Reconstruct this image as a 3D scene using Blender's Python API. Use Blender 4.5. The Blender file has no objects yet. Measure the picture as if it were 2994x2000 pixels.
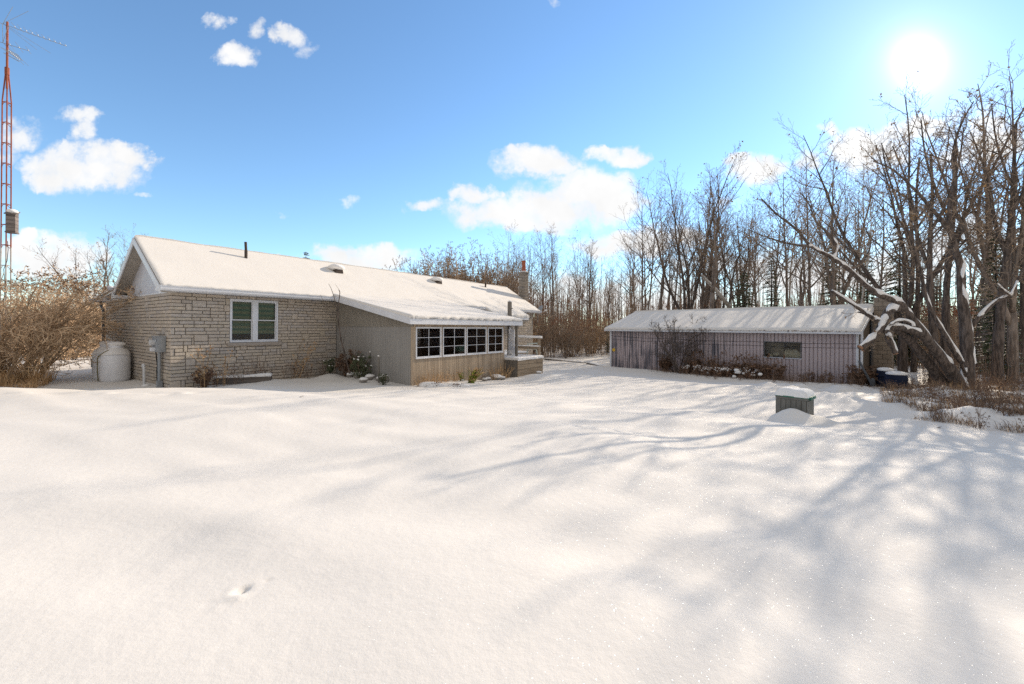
import bpy, math, random
import numpy as np
from mathutils import Vector, Matrix

scene = bpy.context.scene
COL = scene.collection
F = 1200.0
CAMZ = 1.75
A3 = np.array

def hor(px):
    return 957.0 + 0.0063 * (px - 1497.0)

def px3(px, py, Y):
    """point of the place seen at source pixel (px,py) at depth Y"""
    return A3([(px - 1497.0) / F * Y, Y, CAMZ - (py - hor(px)) / F * Y])

# ------------------------------------------------------------------ noise
def _hash(ix, iy, seed):
    n = (ix.astype(np.int64) * 374761393 + iy.astype(np.int64) * 668265263 + seed * 1442695041) & 0xFFFFFFFF
    n = ((n ^ (n >> 13)) * 1274126177) & 0xFFFFFFFF
    return ((n ^ (n >> 16)) & 0xFFFF) / 65535.0 * 2 - 1

def vnoise(x, y, seed=0):
    x = np.asarray(x, float); y = np.asarray(y, float)
    ix = np.floor(x); iy = np.floor(y)
    fx = x - ix; fy = y - iy
    fx = fx * fx * fx * (fx * (fx * 6 - 15) + 10); fy = fy * fy * fy * (fy * (fy * 6 - 15) + 10)
    a = _hash(ix, iy, seed); b = _hash(ix + 1, iy, seed)
    c = _hash(ix, iy + 1, seed); d = _hash(ix + 1, iy + 1, seed)
    return (a * (1 - fx) + b * fx) * (1 - fy) + (c * (1 - fx) + d * fx) * fy

def fbm(x, y, seed=0, octs=4):
    s = 0; a = 1.0
    for o in range(octs):
        s = s + a * vnoise(x * 2 ** o, y * 2 ** o, seed + o * 17)
        a *= 0.5
    return s

# ------------------------------------------------------------------ mesh builder
class MB:
    def __init__(s):
        s.v = []; s.f = []; s.fm = []; s.col = []; s.n = 0
    def add(s, verts, faces, m=0, col=None):
        verts = np.asarray(verts, float)
        s.v.append(verts)
        for f in faces:
            s.f.append(tuple(int(i) + s.n for i in f)); s.fm.append(m)
        if col is not None:
            s.col.append(np.tile(A3(col, float), (len(verts), 1)))
        s.n += len(verts)
        return s
    def box(s, x0, x1, y0, y1, z0, z1, m=0, col=None, bev=0):
        if x0 > x1: x0, x1 = x1, x0
        if y0 > y1: y0, y1 = y1, y0
        if z0 > z1: z0, z1 = z1, z0
        V = [(x0,y0,z0),(x1,y0,z0),(x1,y1,z0),(x0,y1,z0),(x0,y0,z1),(x1,y0,z1),(x1,y1,z1),(x0,y1,z1)]
        return s.add(V, [(0,3,2,1),(4,5,6,7),(0,1,5,4),(1,2,6,5),(2,3,7,6),(3,0,4,7)], m, col)
    def hexa(s, V, m=0):
        return s.add(V, [(0,3,2,1),(4,5,6,7),(0,1,5,4),(1,2,6,5),(2,3,7,6),(3,0,4,7)], m)
    def quad(s, V, m=0):
        return s.add(V, [(0,1,2,3)], m)
    def beam(s, p, q, w, h, up=(0,0,1), m=0):
        """rectangular bar p->q; w across, h along up"""
        p = A3(p, float); q = A3(q, float); d = q - p; d /= np.linalg.norm(d)
        up = A3(up, float)
        if abs(d @ up) > 0.95: up = A3([1.0, 0, 0])
        side = np.cross(d, up); side /= np.linalg.norm(side); u = np.cross(side, d)
        a = side * w / 2; b = u * h / 2
        V = [p - a - b, p + a - b, q + a - b, q - a - b, p - a + b, p + a + b, q + a + b, q - a + b]
        return s.hexa(V, m)
    def tube(s, P, R, k=6, m=0, cap=True, squash=None):
        P = np.asarray(P, float); n = len(P)
        R = np.broadcast_to(np.asarray(R, float), (n,))
        T = np.empty_like(P); T[1:-1] = P[2:] - P[:-2]; T[0] = P[1] - P[0]; T[-1] = P[-1] - P[-2]
        T /= (np.linalg.norm(T, axis=1, keepdims=True) + 1e-12)
        m0 = T.mean(0)
        ref = A3([0.0, 0, 1]) if abs(m0[2]) < 0.8 * np.linalg.norm(m0) + 1e-9 else A3([1.0, 0.13, 0])
        U = np.cross(T, ref); U /= (np.linalg.norm(U, axis=1, keepdims=True) + 1e-12)
        W = np.cross(T, U)
        a = np.arange(k) * 2 * math.pi / k
        ring = (np.cos(a)[None, :, None] * U[:, None, :] + np.sin(a)[None, :, None] * W[:, None, :]) * R[:, None, None] + P[:, None, :]
        V = ring.reshape(-1, 3)
        fs = []
        for i in range(n - 1):
            b = i * k
            for j in range(k):
                j2 = (j + 1) % k
                fs.append((b + j, b + k + j, b + k + j2, b + j2))
        if cap and k > 3:
            fs.append(tuple(range(k))); fs.append(tuple(range((n - 1) * k, n * k))[::-1])
        return s.add(V, fs, m)
    def lathe(s, prof, c=(0, 0, 0), k=24, m=0):
        """prof: list of (r,z) from bottom to top"""
        V = []; 
        for r, z in prof:
            for j in range(k):
                a = 2 * math.pi * j / k
                V.append((c[0] + r * math.cos(a), c[1] + r * math.sin(a), c[2] + z))
        fs = []
        for i in range(len(prof) - 1):
            for j in range(k):
                j2 = (j + 1) % k
                fs.append((i * k + j, i * k + j2, (i + 1) * k + j2, (i + 1) * k + j))
        fs.append(tuple(range(k))[::-1]); fs.append(tuple(range((len(prof) - 1) * k, len(prof) * k)))
        return s.add(V, fs, m)
    def grid(s, X, Y, Z, m=0, flip=False):
        h, w = X.shape
        V = np.stack([X.ravel(), Y.ravel(), Z.ravel()], 1)
        i = (np.arange(h - 1)[:, None] * w + np.arange(w - 1)[None, :]).ravel()
        Fq = np.stack([i, i + 1, i + w + 1, i + w], 1)
        if flip: Fq = Fq[:, ::-1]
        return s.add(V, Fq, m)
    def blob(s, c, r, seed=0, m=0, k=10, amp=0.18):
        """lumpy squashed ball; r = (rx,ry,rz)"""
        V = []; n2 = max(5, k * 2 // 3)
        rg = random.Random(seed)
        ph = [rg.uniform(0, 6.28) for _ in range(6)]
        for i in range(n2 + 1):
            th = math.pi * i / n2
            for j in range(k):
                a = 2 * math.pi * j / k
                f = 1 + amp * (math.sin(2 * a + ph[0] + th) * 0.5 + math.sin(3 * a + ph[1] - 2 * th) * 0.35 + math.sin(3 * th + ph[2] + a) * 0.4)
                if i in (0, n2): f = 1
                V.append((c[0] + r[0] * f * math.sin(th) * math.cos(a), c[1] + r[1] * f * math.sin(th) * math.sin(a), c[2] + r[2] * (f if i not in (0, n2) else 1) * math.cos(th)))
        fs = []
        for i in range(n2):
            for j in range(k):
                j2 = (j + 1) % k
                fs.append((i * k + j, (i + 1) * k + j, (i + 1) * k + j2, i * k + j2))
        return s.add(V, fs, m)
    def mesh(s, name, mats, smooth=False):
        me = bpy.data.meshes.new(name)
        V = np.concatenate(s.v) if s.v else np.zeros((0, 3))
        me.vertices.add(len(V)); me.vertices.foreach_set('co', V.ravel())
        lens = np.fromiter((len(f) for f in s.f), int, len(s.f))
        loops = np.fromiter((i for f in s.f for i in f), int, int(lens.sum()))
        me.loops.add(len(loops)); me.loops.foreach_set('vertex_index', loops)
        me.polygons.add(len(lens))
        st = np.concatenate([[0], np.cumsum(lens)[:-1]]) if len(lens) else []
        me.polygons.foreach_set('loop_start', st)
        me.polygons.foreach_set('material_index', np.array(s.fm, int))
        me.polygons.foreach_set('use_smooth', np.full(len(lens), smooth))
        me.update(calc_edges=True)
        if s.col:
            C = np.concatenate(s.col)
            at = me.color_attributes.new('Col', 'FLOAT_COLOR', 'POINT')
            at.data.foreach_set('color', np.concatenate([C, np.ones((len(C), 1))], 1).ravel())
        if not isinstance(mats, (list, tuple)): mats = [mats]
        for mm in mats: me.materials.append(mm)
        return me
    def obj(s, name, mats, parent=None, smooth=False, loc=None, auto=False):
        me = s.mesh(name, mats, smooth or auto)
        if auto:
            try: me.set_sharp_from_angle(angle=math.radians(35))
            except Exception: pass
        o = bpy.data.objects.new(name, me); COL.objects.link(o)
        if parent is not None: o.parent = parent
        if loc is not None: o.location = loc
        return o

def tag(o, label=None, cat=None, group=None, kind=None):
    if label: o['label'] = label
    if cat: o['category'] = cat
    if group: o['group'] = group
    if kind: o['kind'] = kind
    return o

def empty(name, loc, rz=0.0):
    o = bpy.data.objects.new(name, None); COL.objects.link(o)
    o.location = loc; o.rotation_euler = (0, 0, rz); o.empty_display_size = 0.2
    return o

# ------------------------------------------------------------------ materials
class NT:
    def __init__(s, nt): s.nt = nt
    def n(s, t, **kw):
        nd = s.nt.nodes.new(t)
        for k, v in kw.items(): setattr(nd, k, v)
        return nd
    def link(s, a, b): s.nt.links.new(a, b)
    def math(s, op, a, b=None, c=None, clamp=False):
        nd = s.n('ShaderNodeMath', operation=op); nd.use_clamp = clamp
        for i, v in enumerate((a, b, c)):
            if v is None: continue
            if isinstance(v, (int, float)): nd.inputs[i].default_value = v
            else: s.link(v, nd.inputs[i])
        return nd.outputs[0]
    def mix(s, fac, a, b, blend='MIX'):
        nd = s.n('ShaderNodeMix', data_type='RGBA', blend_type=blend)
        for sock, v in ((nd.inputs[0], fac), (nd.inputs[6], a), (nd.inputs[7], b)):
            if isinstance(v, (int, float)): sock.default_value = v
            elif isinstance(v, (tuple, list)): sock.default_value = (*v[:3], 1)
            else: s.link(v, sock)
        return nd.outputs[2]
    def ramp(s, fac, pts):
        nd = s.n('ShaderNodeValToRGB'); cr = nd.color_ramp
        while len(cr.elements) < len(pts): cr.elements.new(0.5)
        for e, (p, c) in zip(cr.elements, pts):
            e.position = p; e.color = (c, c, c, 1) if isinstance(c, (int, float)) else (*c, 1)
        s.link(fac, nd.inputs[0]); return nd.outputs[0]
    def noise(s, vec, scale, detail=4, rough=0.55):
        nd = s.n('ShaderNodeTexNoise'); nd.inputs['Scale'].default_value = scale
        nd.inputs['Detail'].default_value = detail; nd.inputs['Roughness'].default_value = rough
        s.link(vec, nd.inputs['Vector']); return nd.outputs[0]

def newmat(name):
    m = bpy.data.materials.new(name); m.use_nodes = True
    t = NT(m.node_tree); b = m.node_tree.nodes['Principled BSDF']
    return m, t, b

def coords(t, scale=(1, 1, 1), rot=(0, 0, 0)):
    tc = t.n('ShaderNodeTexCoord'); mp = t.n('ShaderNodeMapping')
    mp.inputs['Scale'].default_value = scale; mp.inputs['Rotation'].default_value = rot
    t.link(tc.outputs['Object'], mp.inputs[0]); return mp.outputs[0]

def pmat(name, c1, c2=None, scale=6, rough=0.7, bump=0.0, bscale=None, stretch=(1, 1, 1), lo=0.35, hi=0.65, metal=0.0, spec=0.3, detail=5, island=0.0):
    m, t, b = newmat(name)
    if c2 is None: c2 = tuple(x * 0.8 for x in c1)
    v = coords(t, stretch)
    nz = t.noise(v, scale, detail)
    f = t.ramp(nz, [(lo, 0.0), (hi, 1.0)])
    c = t.mix(f, c1, c2)
    if island:
        g = t.n('ShaderNodeNewGeometry')
        f2 = t.math('MULTIPLY_ADD', g.outputs['Random Per Island'], island, 1 - island / 2)
        cc = t.n('ShaderNodeCombineColor')
        for i in range(3): t.link(f2, cc.inputs[i])
        c = t.mix(1.0, c, cc.outputs[0], 'MULTIPLY')
    t.link(c, b.inputs['Base Color'])
    b.inputs['Roughness'].default_value = rough
    b.inputs['Metallic'].default_value = metal
    b.inputs['Specular IOR Level'].default_value = spec
    if bump:
        bn = t.n('ShaderNodeBump'); bn.inputs['Strength'].default_value = 1.0; bn.inputs['Distance'].default_value = bump
        t.link(t.noise(v, bscale or scale * 4, 6), bn.inputs['Height'])
        t.link(bn.outputs[0], b.inputs['Normal'])
    return m

def snow_mat(name, c=(0.78, 0.745, 0.70), bump=0.006, bs=22, sparkle=True):
    m, t, b = newmat(name)
    v = coords(t)
    nz = t.noise(v, 1.7, 4)
    col = t.mix(nz, c, tuple(x * 0.95 for x in c))
    t.link(col, b.inputs['Base Color'])
    b.inputs['Roughness'].default_value = 0.75
    b.inputs['Specular IOR Level'].default_value = 0.25
    b.inputs['Subsurface Weight'].default_value = 0.0
    n1 = t.noise(v, bs, 5, 0.65)
    n2 = t.noise(v, 260, 2, 0.6)
    hsum = t.math('ADD', n1, t.math('MULTIPLY', n2, 0.10))
    bn = t.n('ShaderNodeBump'); bn.inputs['Strength'].default_value = 1.0; bn.inputs['Distance'].default_value = bump
    t.link(hsum, bn.inputs['Height']); t.link(bn.outputs[0], b.inputs['Normal'])
    if sparkle:
        # single ice crystals: tiny facets that lie off the surface and are glossy
        vo = t.n('ShaderNodeTexVoronoi'); vo.inputs['Scale'].default_value = 70
        t.link(v, vo.inputs['Vector'])
        d = t.math('LESS_THAN', vo.outputs['Distance'], 0.11)
        sep = t.n('ShaderNodeSeparateColor'); t.link(vo.outputs['Color'], sep.inputs[0])
        pick = t.math('GREATER_THAN', sep.outputs[0], 0.84)
        fl = t.math('MULTIPLY', d, pick)
        gl = t.n('ShaderNodeBsdfGlossy'); gl.inputs['Roughness'].default_value = 0.5
        gl.inputs['Color'].default_value = (1, 1, 1, 1)
        geo = t.n('ShaderNodeNewGeometry')
        vm = t.n('ShaderNodeVectorMath', operation='SUBTRACT'); t.link(vo.outputs['Color'], vm.inputs[0]); vm.inputs[1].default_value = (0.5, 0.5, 0.5)
        va = t.n('ShaderNodeVectorMath', operation='MULTIPLY_ADD'); t.link(vm.outputs[0], va.inputs[0]); va.inputs[1].default_value = (0.9, 0.9, 0.9); t.link(geo.outputs['Normal'], va.inputs[2])
        vn = t.n('ShaderNodeVectorMath', operation='NORMALIZE'); t.link(va.outputs[0], vn.inputs[0])
        t.link(vn.outputs[0], gl.inputs['Normal'])
        mx = t.n('ShaderNodeMixShader'); t.link(fl, mx.inputs[0]); t.link(b.outputs[0], mx.inputs[1]); t.link(gl.outputs[0], mx.inputs[2])
        out = m.node_tree.nodes['Material Output']; t.link(mx.outputs[0], out.inputs['Surface'])
    return m

M = {}
M['snow'] = snow_mat('snow_lawn', bump=0.006, bs=11)
M['roofsnow'] = snow_mat('snow_roof', bump=0.007, bs=13, sparkle=False)
M['softsnow'] = snow_mat('snow_soft', c=(0.88, 0.86, 0.84), bump=0.004, bs=30, sparkle=False)
M['white'] = pmat('white_trim', (0.74, 0.75, 0.78), (0.66, 0.67, 0.70), 3, 0.45, 0.0006, 30)
M['vinyl'] = pmat('white_vinyl', (0.62, 0.63, 0.68), (0.57, 0.58, 0.63), 2, 0.5)
M['soffit'] = pmat('cream_soffit', (0.42, 0.38, 0.33), (0.36, 0.33, 0.29), 8, 0.6)
M['mortar'] = pmat('dark_mortar', (0.075, 0.07, 0.068), (0.055, 0.05, 0.05), 20, 0.9)
M['darkroof'] = pmat('dark_shingle', (0.07, 0.065, 0.06), (0.04, 0.04, 0.04), 30, 0.9)
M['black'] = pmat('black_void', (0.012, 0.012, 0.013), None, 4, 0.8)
M['darkpipe'] = pmat('rusty_dark_pipe', (0.09, 0.06, 0.045), (0.04, 0.035, 0.03), 25, 0.7)
M['greymetal'] = pmat('grey_metal', (0.33, 0.35, 0.37), (0.27, 0.29, 0.31), 6, 0.5, metal=0.2)
M['bluegrey'] = pmat('dark_grey_downspout', (0.13, 0.14, 0.155), (0.10, 0.11, 0.12), 6, 0.5)
M['rust'] = pmat('rusty_mast', (0.36, 0.10, 0.05), (0.22, 0.06, 0.03), 9, 0.65, stretch=(1, 1, 0.4))
M['galv'] = pmat('galvanised', (0.50, 0.47, 0.43), (0.36, 0.22, 0.14), 5, 0.6, lo=0.5, hi=0.75)
M['clay'] = pmat('clay_flue', (0.45, 0.10, 0.04), (0.30, 0.12, 0.08), 12, 0.8, 0.003, 30)
M['pvc'] = pmat('white_pvc', (0.66, 0.67, 0.68), (0.6, 0.6, 0.6), 8, 0.35)
M['tank'] = pmat('propane_tank_paint', (0.86, 0.87, 0.90), (0.80, 0.81, 0.85), 5, 0.35, 0.0008, 60, spec=0.5)
M['hose'] = pmat('olive_hose', (0.20, 0.16, 0.05), None, 10, 0.6)
M['blackrub'] = pmat('black_cable', (0.02, 0.02, 0.022), None, 10, 0.5)
M['lime'] = pmat('lime_leaf', (0.30, 0.38, 0.03), (0.18, 0.27, 0.03), 9, 0.6, island=0.6)
M['darkgreen'] = pmat('green_lid', (0.05, 0.18, 0.125), (0.04, 0.14, 0.10), 9, 0.5)
M['binplastic'] = pmat('grey_bin_plastic', (0.19, 0.18, 0.16), (0.14, 0.135, 0.12), 7, 0.6, 0.001, 40, stretch=(1, 1, .3))
M['yellow'] = pmat('yellow_reflector', (0.75, 0.48, 0.05), (0.65, 0.4, 0.05), 20, 0.4)
M['barrel'] = pmat('navy_barrel_plastic', (0.015, 0.022, 0.05), (0.008, 0.011, 0.025), 6, 0.6, spec=0.15)
M['chair'] = pmat('pale_resin', (0.55, 0.60, 0.55), (0.48, 0.53, 0.48), 5, 0.5)
M['stone'] = pmat('field_stone', (0.34, 0.31, 0.28), (0.2, 0.18, 0.16), 7, 0.9, 0.01, 12)
M['deadleaf'] = pmat('brown_dead_leaf', (0.24, 0.14, 0.085), (0.11, 0.065, 0.045), 9, 0.85, island=0.7)
M['tanleaf'] = pmat('tan_dead_leaf', (0.42, 0.27, 0.12), (0.28, 0.16, 0.07), 9, 0.85, island=0.7)
M['redleaf'] = pmat('russet_leaf', (0.30, 0.10, 0.04), (0.20, 0.07, 0.03), 3, 0.85, island=0.7)
M['straw'] = pmat('straw_stalk', (0.66, 0.44, 0.23), (0.40, 0.24, 0.12), 3, 0.85, island=0.9)
M['tanwig'] = pmat('tan_shrub_stem', (0.74, 0.54, 0.35), (0.40, 0.28, 0.18), 2, 0.85, island=0.8)
M['weedstem'] = pmat('brown_weed_stem', (0.30, 0.21, 0.15), (0.15, 0.10, 0.075), 3, 0.9, island=1.0)
M['needle'] = pmat('spruce_needle', (0.13, 0.15, 0.08), (0.07, 0.085, 0.045), 1.2, 0.8, island=0.7)

def bark(name, c1, c2, **k):
    return pmat(name, c1, c2, 16, 0.9, 0.03, 22, stretch=(1, 1, 0.16), lo=.40, hi=.60, **k)
M['bark'] = bark('grey_brown_bark', (0.29, 0.235, 0.195), (0.15, 0.115, 0.093))
M['bark2'] = bark('dark_bark', (0.165, 0.13, 0.11), (0.065, 0.05, 0.042))
M['twig'] = pmat('twig_bark', (0.40, 0.30, 0.215), (0.23, 0.17, 0.125), 2, 0.85, island=1.1)
M['birch'] = pmat('birch_bark', (0.55, 0.50, 0.44), (0.12, 0.10, 0.09), 9, 0.8, 0.004, 20, stretch=(1, 1, 3.0), lo=0.55, hi=0.68)
M['cutwood'] = pmat('cut_wood_end', (0.42, 0.22, 0.12), (0.3, 0.16, 0.09), 20, 0.8)

def wood_mat(name, c1, c2, pitch=None, axis=0, scale=3.0, streak=(18, 18, 0.6), groove=0.35, bump=0.004, extra=None, vary=0.35):
    """weathered boards; pitch = board width along object axis; streak stretches the grain"""
    m, t, b = newmat(name)
    tc = t.n('ShaderNodeTexCoord')
    mp = t.n('ShaderNodeMapping'); mp.inputs['Scale'].default_value = streak
    t.link(tc.outputs['Object'], mp.inputs[0])
    g = t.noise(mp.outputs[0], scale * 0.35, 6, 0.7)
    f = t.ramp(g, [(0.38, 0.0), (0.64, 1.0)])
    c = t.mix(f, c1, c2)
    big = t.noise(coords(t), 0.9, 3)
    c = t.mix(t.ramp(big, [(0.4, 0.0), (0.7, 0.5)]), c, tuple(x * 0.72 for x in c1))
    h = g
    if pitch:
        sx = t.n('ShaderNodeSeparateXYZ'); t.link(tc.outputs['Object'], sx.inputs[0])
        q = t.math('DIVIDE', sx.outputs[axis], pitch)
        fl = t.math('FLOOR', q); fr = t.math('SUBTRACT', q, fl)
        gr = t.math('LESS_THAN', fr, 0.10)
        wn = t.n('ShaderNodeTexWhiteNoise'); wn.noise_dimensions = '1D'; t.link(fl, wn.inputs['W'])
        val = t.math('MULTIPLY_ADD', wn.outputs['Value'], vary, 1.0 - vary * 0.6)
        cc = t.n('ShaderNodeCombineColor')
        for i in range(3): t.link(val, cc.inputs[i])
        c = t.mix(1.0, c, cc.outputs[0], 'MULTIPLY')
        c = t.mix(t.math('MULTIPLY', gr, groove * 2), c, tuple(x * 0.3 for x in c1))
        h = t.math('SUBTRACT', t.math('MULTIPLY', g, 0.35), gr)
    if extra: c = extra(t, c)
    t.link(c, b.inputs['Base Color'])
    b.inputs['Roughness'].default_value = 0.85; b.inputs['Specular IOR Level'].default_value = 0.2
    bn = t.n('ShaderNodeBump'); bn.inputs['Distance'].default_value = bump
    t.link(h, bn.inputs['Height']); t.link(bn.outputs[0], b.inputs['Normal'])
    return m
M['porchfront'] = wood_mat('weathered_vertical_boards', (0.56, 0.45, 0.33), (0.30, 0.225, 0.16), 0.055, 0, 3, (30, 30, 0.8))
M['porchside'] = wood_mat('grey_grooved_panel', (0.36, 0.34, 0.315), (0.31, 0.295, 0.275), 0.10, 1, 3, (14, 14, 1.2), groove=0.12, bump=0.002, vary=0.06)
M['porchrib'] = wood_mat('grey_rib_panel', (0.38, 0.345, 0.29), (0.28, 0.25, 0.21), None, 1, 3, (20, 20, 1.0))
M['deckwood'] = wood_mat('deck_boards', (0.42, 0.335, 0.24), (0.24, 0.18, 0.125), None, 0, 3, (0.8, 14, 14))
M['postwood'] = wood_mat('post_wood', (0.22, 0.20, 0.175), (0.13, 0.115, 0.10), None, 0, 3, (14, 14, 0.8))
M['greytimber'] = wood_mat('grey_timber', (0.20, 0.17, 0.15), (0.08, 0.065, 0.055), None, 0, 3, (0.8, 14, 14))
M['birdwood'] = wood_mat('birdhouse_boards', (0.30, 0.25, 0.22), (0.14, 0.12, 0.115), 0.09, 2, 3, (2, 2, 12))
M['shedboard'] = wood_mat('shed_end_boards', (0.16, 0.125, 0.095), (0.085, 0.065, 0.05), 0.11, 1, 3, (20, 20, 0.7))
M['interior'] = pmat('dark_panelling', (0.30, 0.19, 0.13), (0.16, 0.10, 0.07), 4, 0.7, stretch=(6, 1, 1))

def shed_paint():
    m, t, b = newmat('mauve_shed_paint')
    tc = t.n('ShaderNodeTexCoord'); sx = t.n('ShaderNodeSeparateXYZ'); t.link(tc.outputs['Object'], sx.inputs[0])
    mp = t.n('ShaderNodeMapping'); mp.inputs['Scale'].default_value = (9, 9, 0.55); t.link(tc.outputs['Object'], mp.inputs[0])
    st = t.noise(mp.outputs[0], 1.0, 5, 0.65)
    patch = t.noise(coords(t, (1, 1, 1.4)), 0.55, 2)
    # worn bare streaks gather towards the left end of the wall
    left = t.ramp(t.math('DIVIDE', sx.outputs[0], 12.0), [(0.0, 0.14), (0.50, 0.09), (0.62, -0.2 + 0.2), (1.0, 0.0)])
    s2 = t.math('ADD', t.math('ADD', st, left), t.math('MULTIPLY', t.math('SUBTRACT', patch, 0.5), 0.35))
    f = t.ramp(s2, [(0.60, 0.0), (0.72, 0.85)])
    base = t.mix(t.noise(coords(t, (2, 2, .5)), 2.0, 5), (0.53, 0.45, 0.455), (0.43, 0.36, 0.37))
    c = t.mix(f, base, (0.055, 0.065, 0.09))
    low = t.ramp(sx.outputs[2], [(0.0, 1.0), (0.02, 1.0)])
    t.link(c, b.inputs['Base Color']); b.inputs['Roughness'].default_value = 0.65
    return m
M['shed'] = shed_paint()

def brick_mat():
    m, t, b = newmat('split_face_stone')
    at = t.n('ShaderNodeAttribute'); at.attribute_name = 'Col'
    v = coords(t)
    nz = t.noise(v, 9, 6, 0.65)
    c = t.mix(t.ramp(nz, [(0.3, 0.0), (0.75, 0.45)]), at.outputs['Color'], (0.16, 0.13, 0.11))
    t.link(c, b.inputs['Base Color']); b.inputs['Roughness'].default_value = 0.9; b.inputs['Specular IOR Level'].default_value = 0.15
    bn = t.n('ShaderNodeBump'); bn.inputs['Distance'].default_value = 0.013
    t.link(t.noise(v, 18, 6, 0.65), bn.inputs['Height']); t.link(bn.outputs[0], b.inputs['Normal'])
    return m
M['brick'] = brick_mat()

def glass_mat(name, dark=0.0, tint=(0.9, 0.92, 0.92)):
    m, t, b = newmat(name)
    tr = t.n('ShaderNodeBsdfTransparent'); tr.inputs[0].default_value = (*tint, 1)
    gl = t.n('ShaderNodeBsdfGlossy'); gl.inputs['Roughness'].default_value = 0.01
    fr = t.n('ShaderNodeFresnel'); fr.inputs[0].default_value = 1.5
    mx = t.n('ShaderNodeMixShader')
    t.link(t.math('MULTIPLY_ADD', fr.outputs[0], 0.9, 0.0, clamp=True), mx.inputs[0]); t.link(tr.outputs[0], mx.inputs[1]); t.link(gl.outputs[0], mx.inputs[2])
    # very slightly wavy pane
    bn = t.n('ShaderNodeBump'); bn.inputs['Distance'].default_value = 0.003
    t.link(t.noise(coords(t), 1.3, 1), bn.inputs['Height']); t.link(bn.outputs[0], gl.inputs['Normal'])
    t.link(mx.outputs[0], m.node_tree.nodes['Material Output'].inputs['Surface'])
    return m
M['glass'] = glass_mat('window_glass')

def blind_mat():
    m, t, b = newmat('green_zebra_blind')
    tc = t.n('ShaderNodeTexCoord'); sx = t.n('ShaderNodeSeparateXYZ'); t.link(tc.outputs['Object'], sx.inputs[0])
    w = t.math('FRACT', t.math('DIVIDE', sx.outputs[2], 0.16))
    f = t.ramp(w, [(0.30, 0.0), (0.45, 1.0), (0.80, 1.0), (0.95, 0.0)])
    c = t.mix(f, (0.055, 0.13, 0.075), (0.17, 0.19, 0.10))
    t.link(c, b.inputs['Base Color']); b.inputs['Roughness'].default_value = 0.9
    return m
M['blind'] = blind_mat()
# ------------------------------------------------------------------ camera
cam = bpy.data.cameras.new('camera'); co = bpy.data.objects.new('camera', cam); COL.objects.link(co)
cam.sensor_width = 36; cam.lens = F / 2994 * 36; cam.shift_y = -43 / 2994.0
cam.clip_start = 0.05; cam.clip_end = 3000
co.matrix_world = Matrix.Translation((0, 0, CAMZ)) @ Matrix.Rotation(math.pi / 2, 4, 'X') @ Matrix.Rotation(0.0063, 4, 'Z')
scene.camera = co
scene.render.resolution_x = 1024; scene.render.resolution_y = 684

# ------------------------------------------------------------------ sun and sky
SUN_AZ = math.atan2(2680 - 1497, F)              # to the right of +Y
SUN_EL = math.radians(25.0)
sd = Vector((math.sin(SUN_AZ) * math.cos(SUN_EL), math.cos(SUN_AZ) * math.cos(SUN_EL), math.sin(SUN_EL)))
sl = bpy.data.lights.new('sun', 'SUN'); sl.energy = 5.0; sl.angle = math.radians(0.55); sl.color = (1.0, 0.85, 0.67)
so = bpy.data.objects.new('sun', sl); COL.objects.link(so)
so.rotation_euler = sd.to_track_quat('Z', 'Y').to_euler(); so.location = (20, 20, 30)

w = bpy.data.worlds.new('World'); scene.world = w; w.use_nodes = True
t = NT(w.node_tree); w.node_tree.nodes.clear()
sky = t.n('ShaderNodeTexSky', sky_type='NISHITA'); sky.sun_disc = False
sky.sun_elevation = SUN_EL; sky.sun_rotation = SUN_AZ
sky.air_density = 1.0; sky.dust_density = 0.02; sky.ozone_density = 1.6; sky.altitude = 200
SKY_S = 0.15
skyc = t.mix(1.0, sky.outputs[0], (SKY_S, SKY_S, SKY_S), 'MULTIPLY')
hs = t.n('ShaderNodeHueSaturation'); hs.inputs['Saturation'].default_value = 1.02; hs.inputs['Value'].default_value = 1.38
t.link(skyc, hs.inputs['Color']); skyc = t.mix(1.0, hs.outputs[0], (0.84, 0.99, 1.07), 'MULTIPLY')
tc = t.n('ShaderNodeTexCoord')
nrm = t.n('ShaderNodeVectorMath', operation='NORMALIZE'); t.link(tc.outputs['Generated'], nrm.inputs[0])
D = nrm.outputs[0]
sp = t.n('ShaderNodeSeparateXYZ'); t.link(D, sp.inputs[0])
dy = t.math('MAXIMUM', sp.outputs[1], 0.05)
u = t.math('DIVIDE', sp.outputs[0], dy); v = t.math('DIVIDE', sp.outputs[2], dy)
# ragged edges: direction shifted by noise
cv = t.n('ShaderNodeCombineXYZ'); t.link(u, cv.inputs[0]); t.link(v, cv.inputs[1])
nA = t.n('ShaderNodeTexNoise'); nA.inputs['Scale'].default_value = 9; nA.inputs['Detail'].default_value = 6; nA.inputs['Roughness'].default_value = 0.6; t.link(cv.outputs[0], nA.inputs['Vector'])
sepn = t.n('ShaderNodeSeparateColor'); t.link(nA.outputs['Color'], sepn.inputs[0])
u2 = t.math('ADD', u, t.math('MULTIPLY', t.math('SUBTRACT', sepn.outputs[0], 0.5), 0.17))
v2 = t.math('ADD', v, t.math('MULTIPLY', t.math('SUBTRACT', sepn.outputs[1], 0.5), 0.10))
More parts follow.
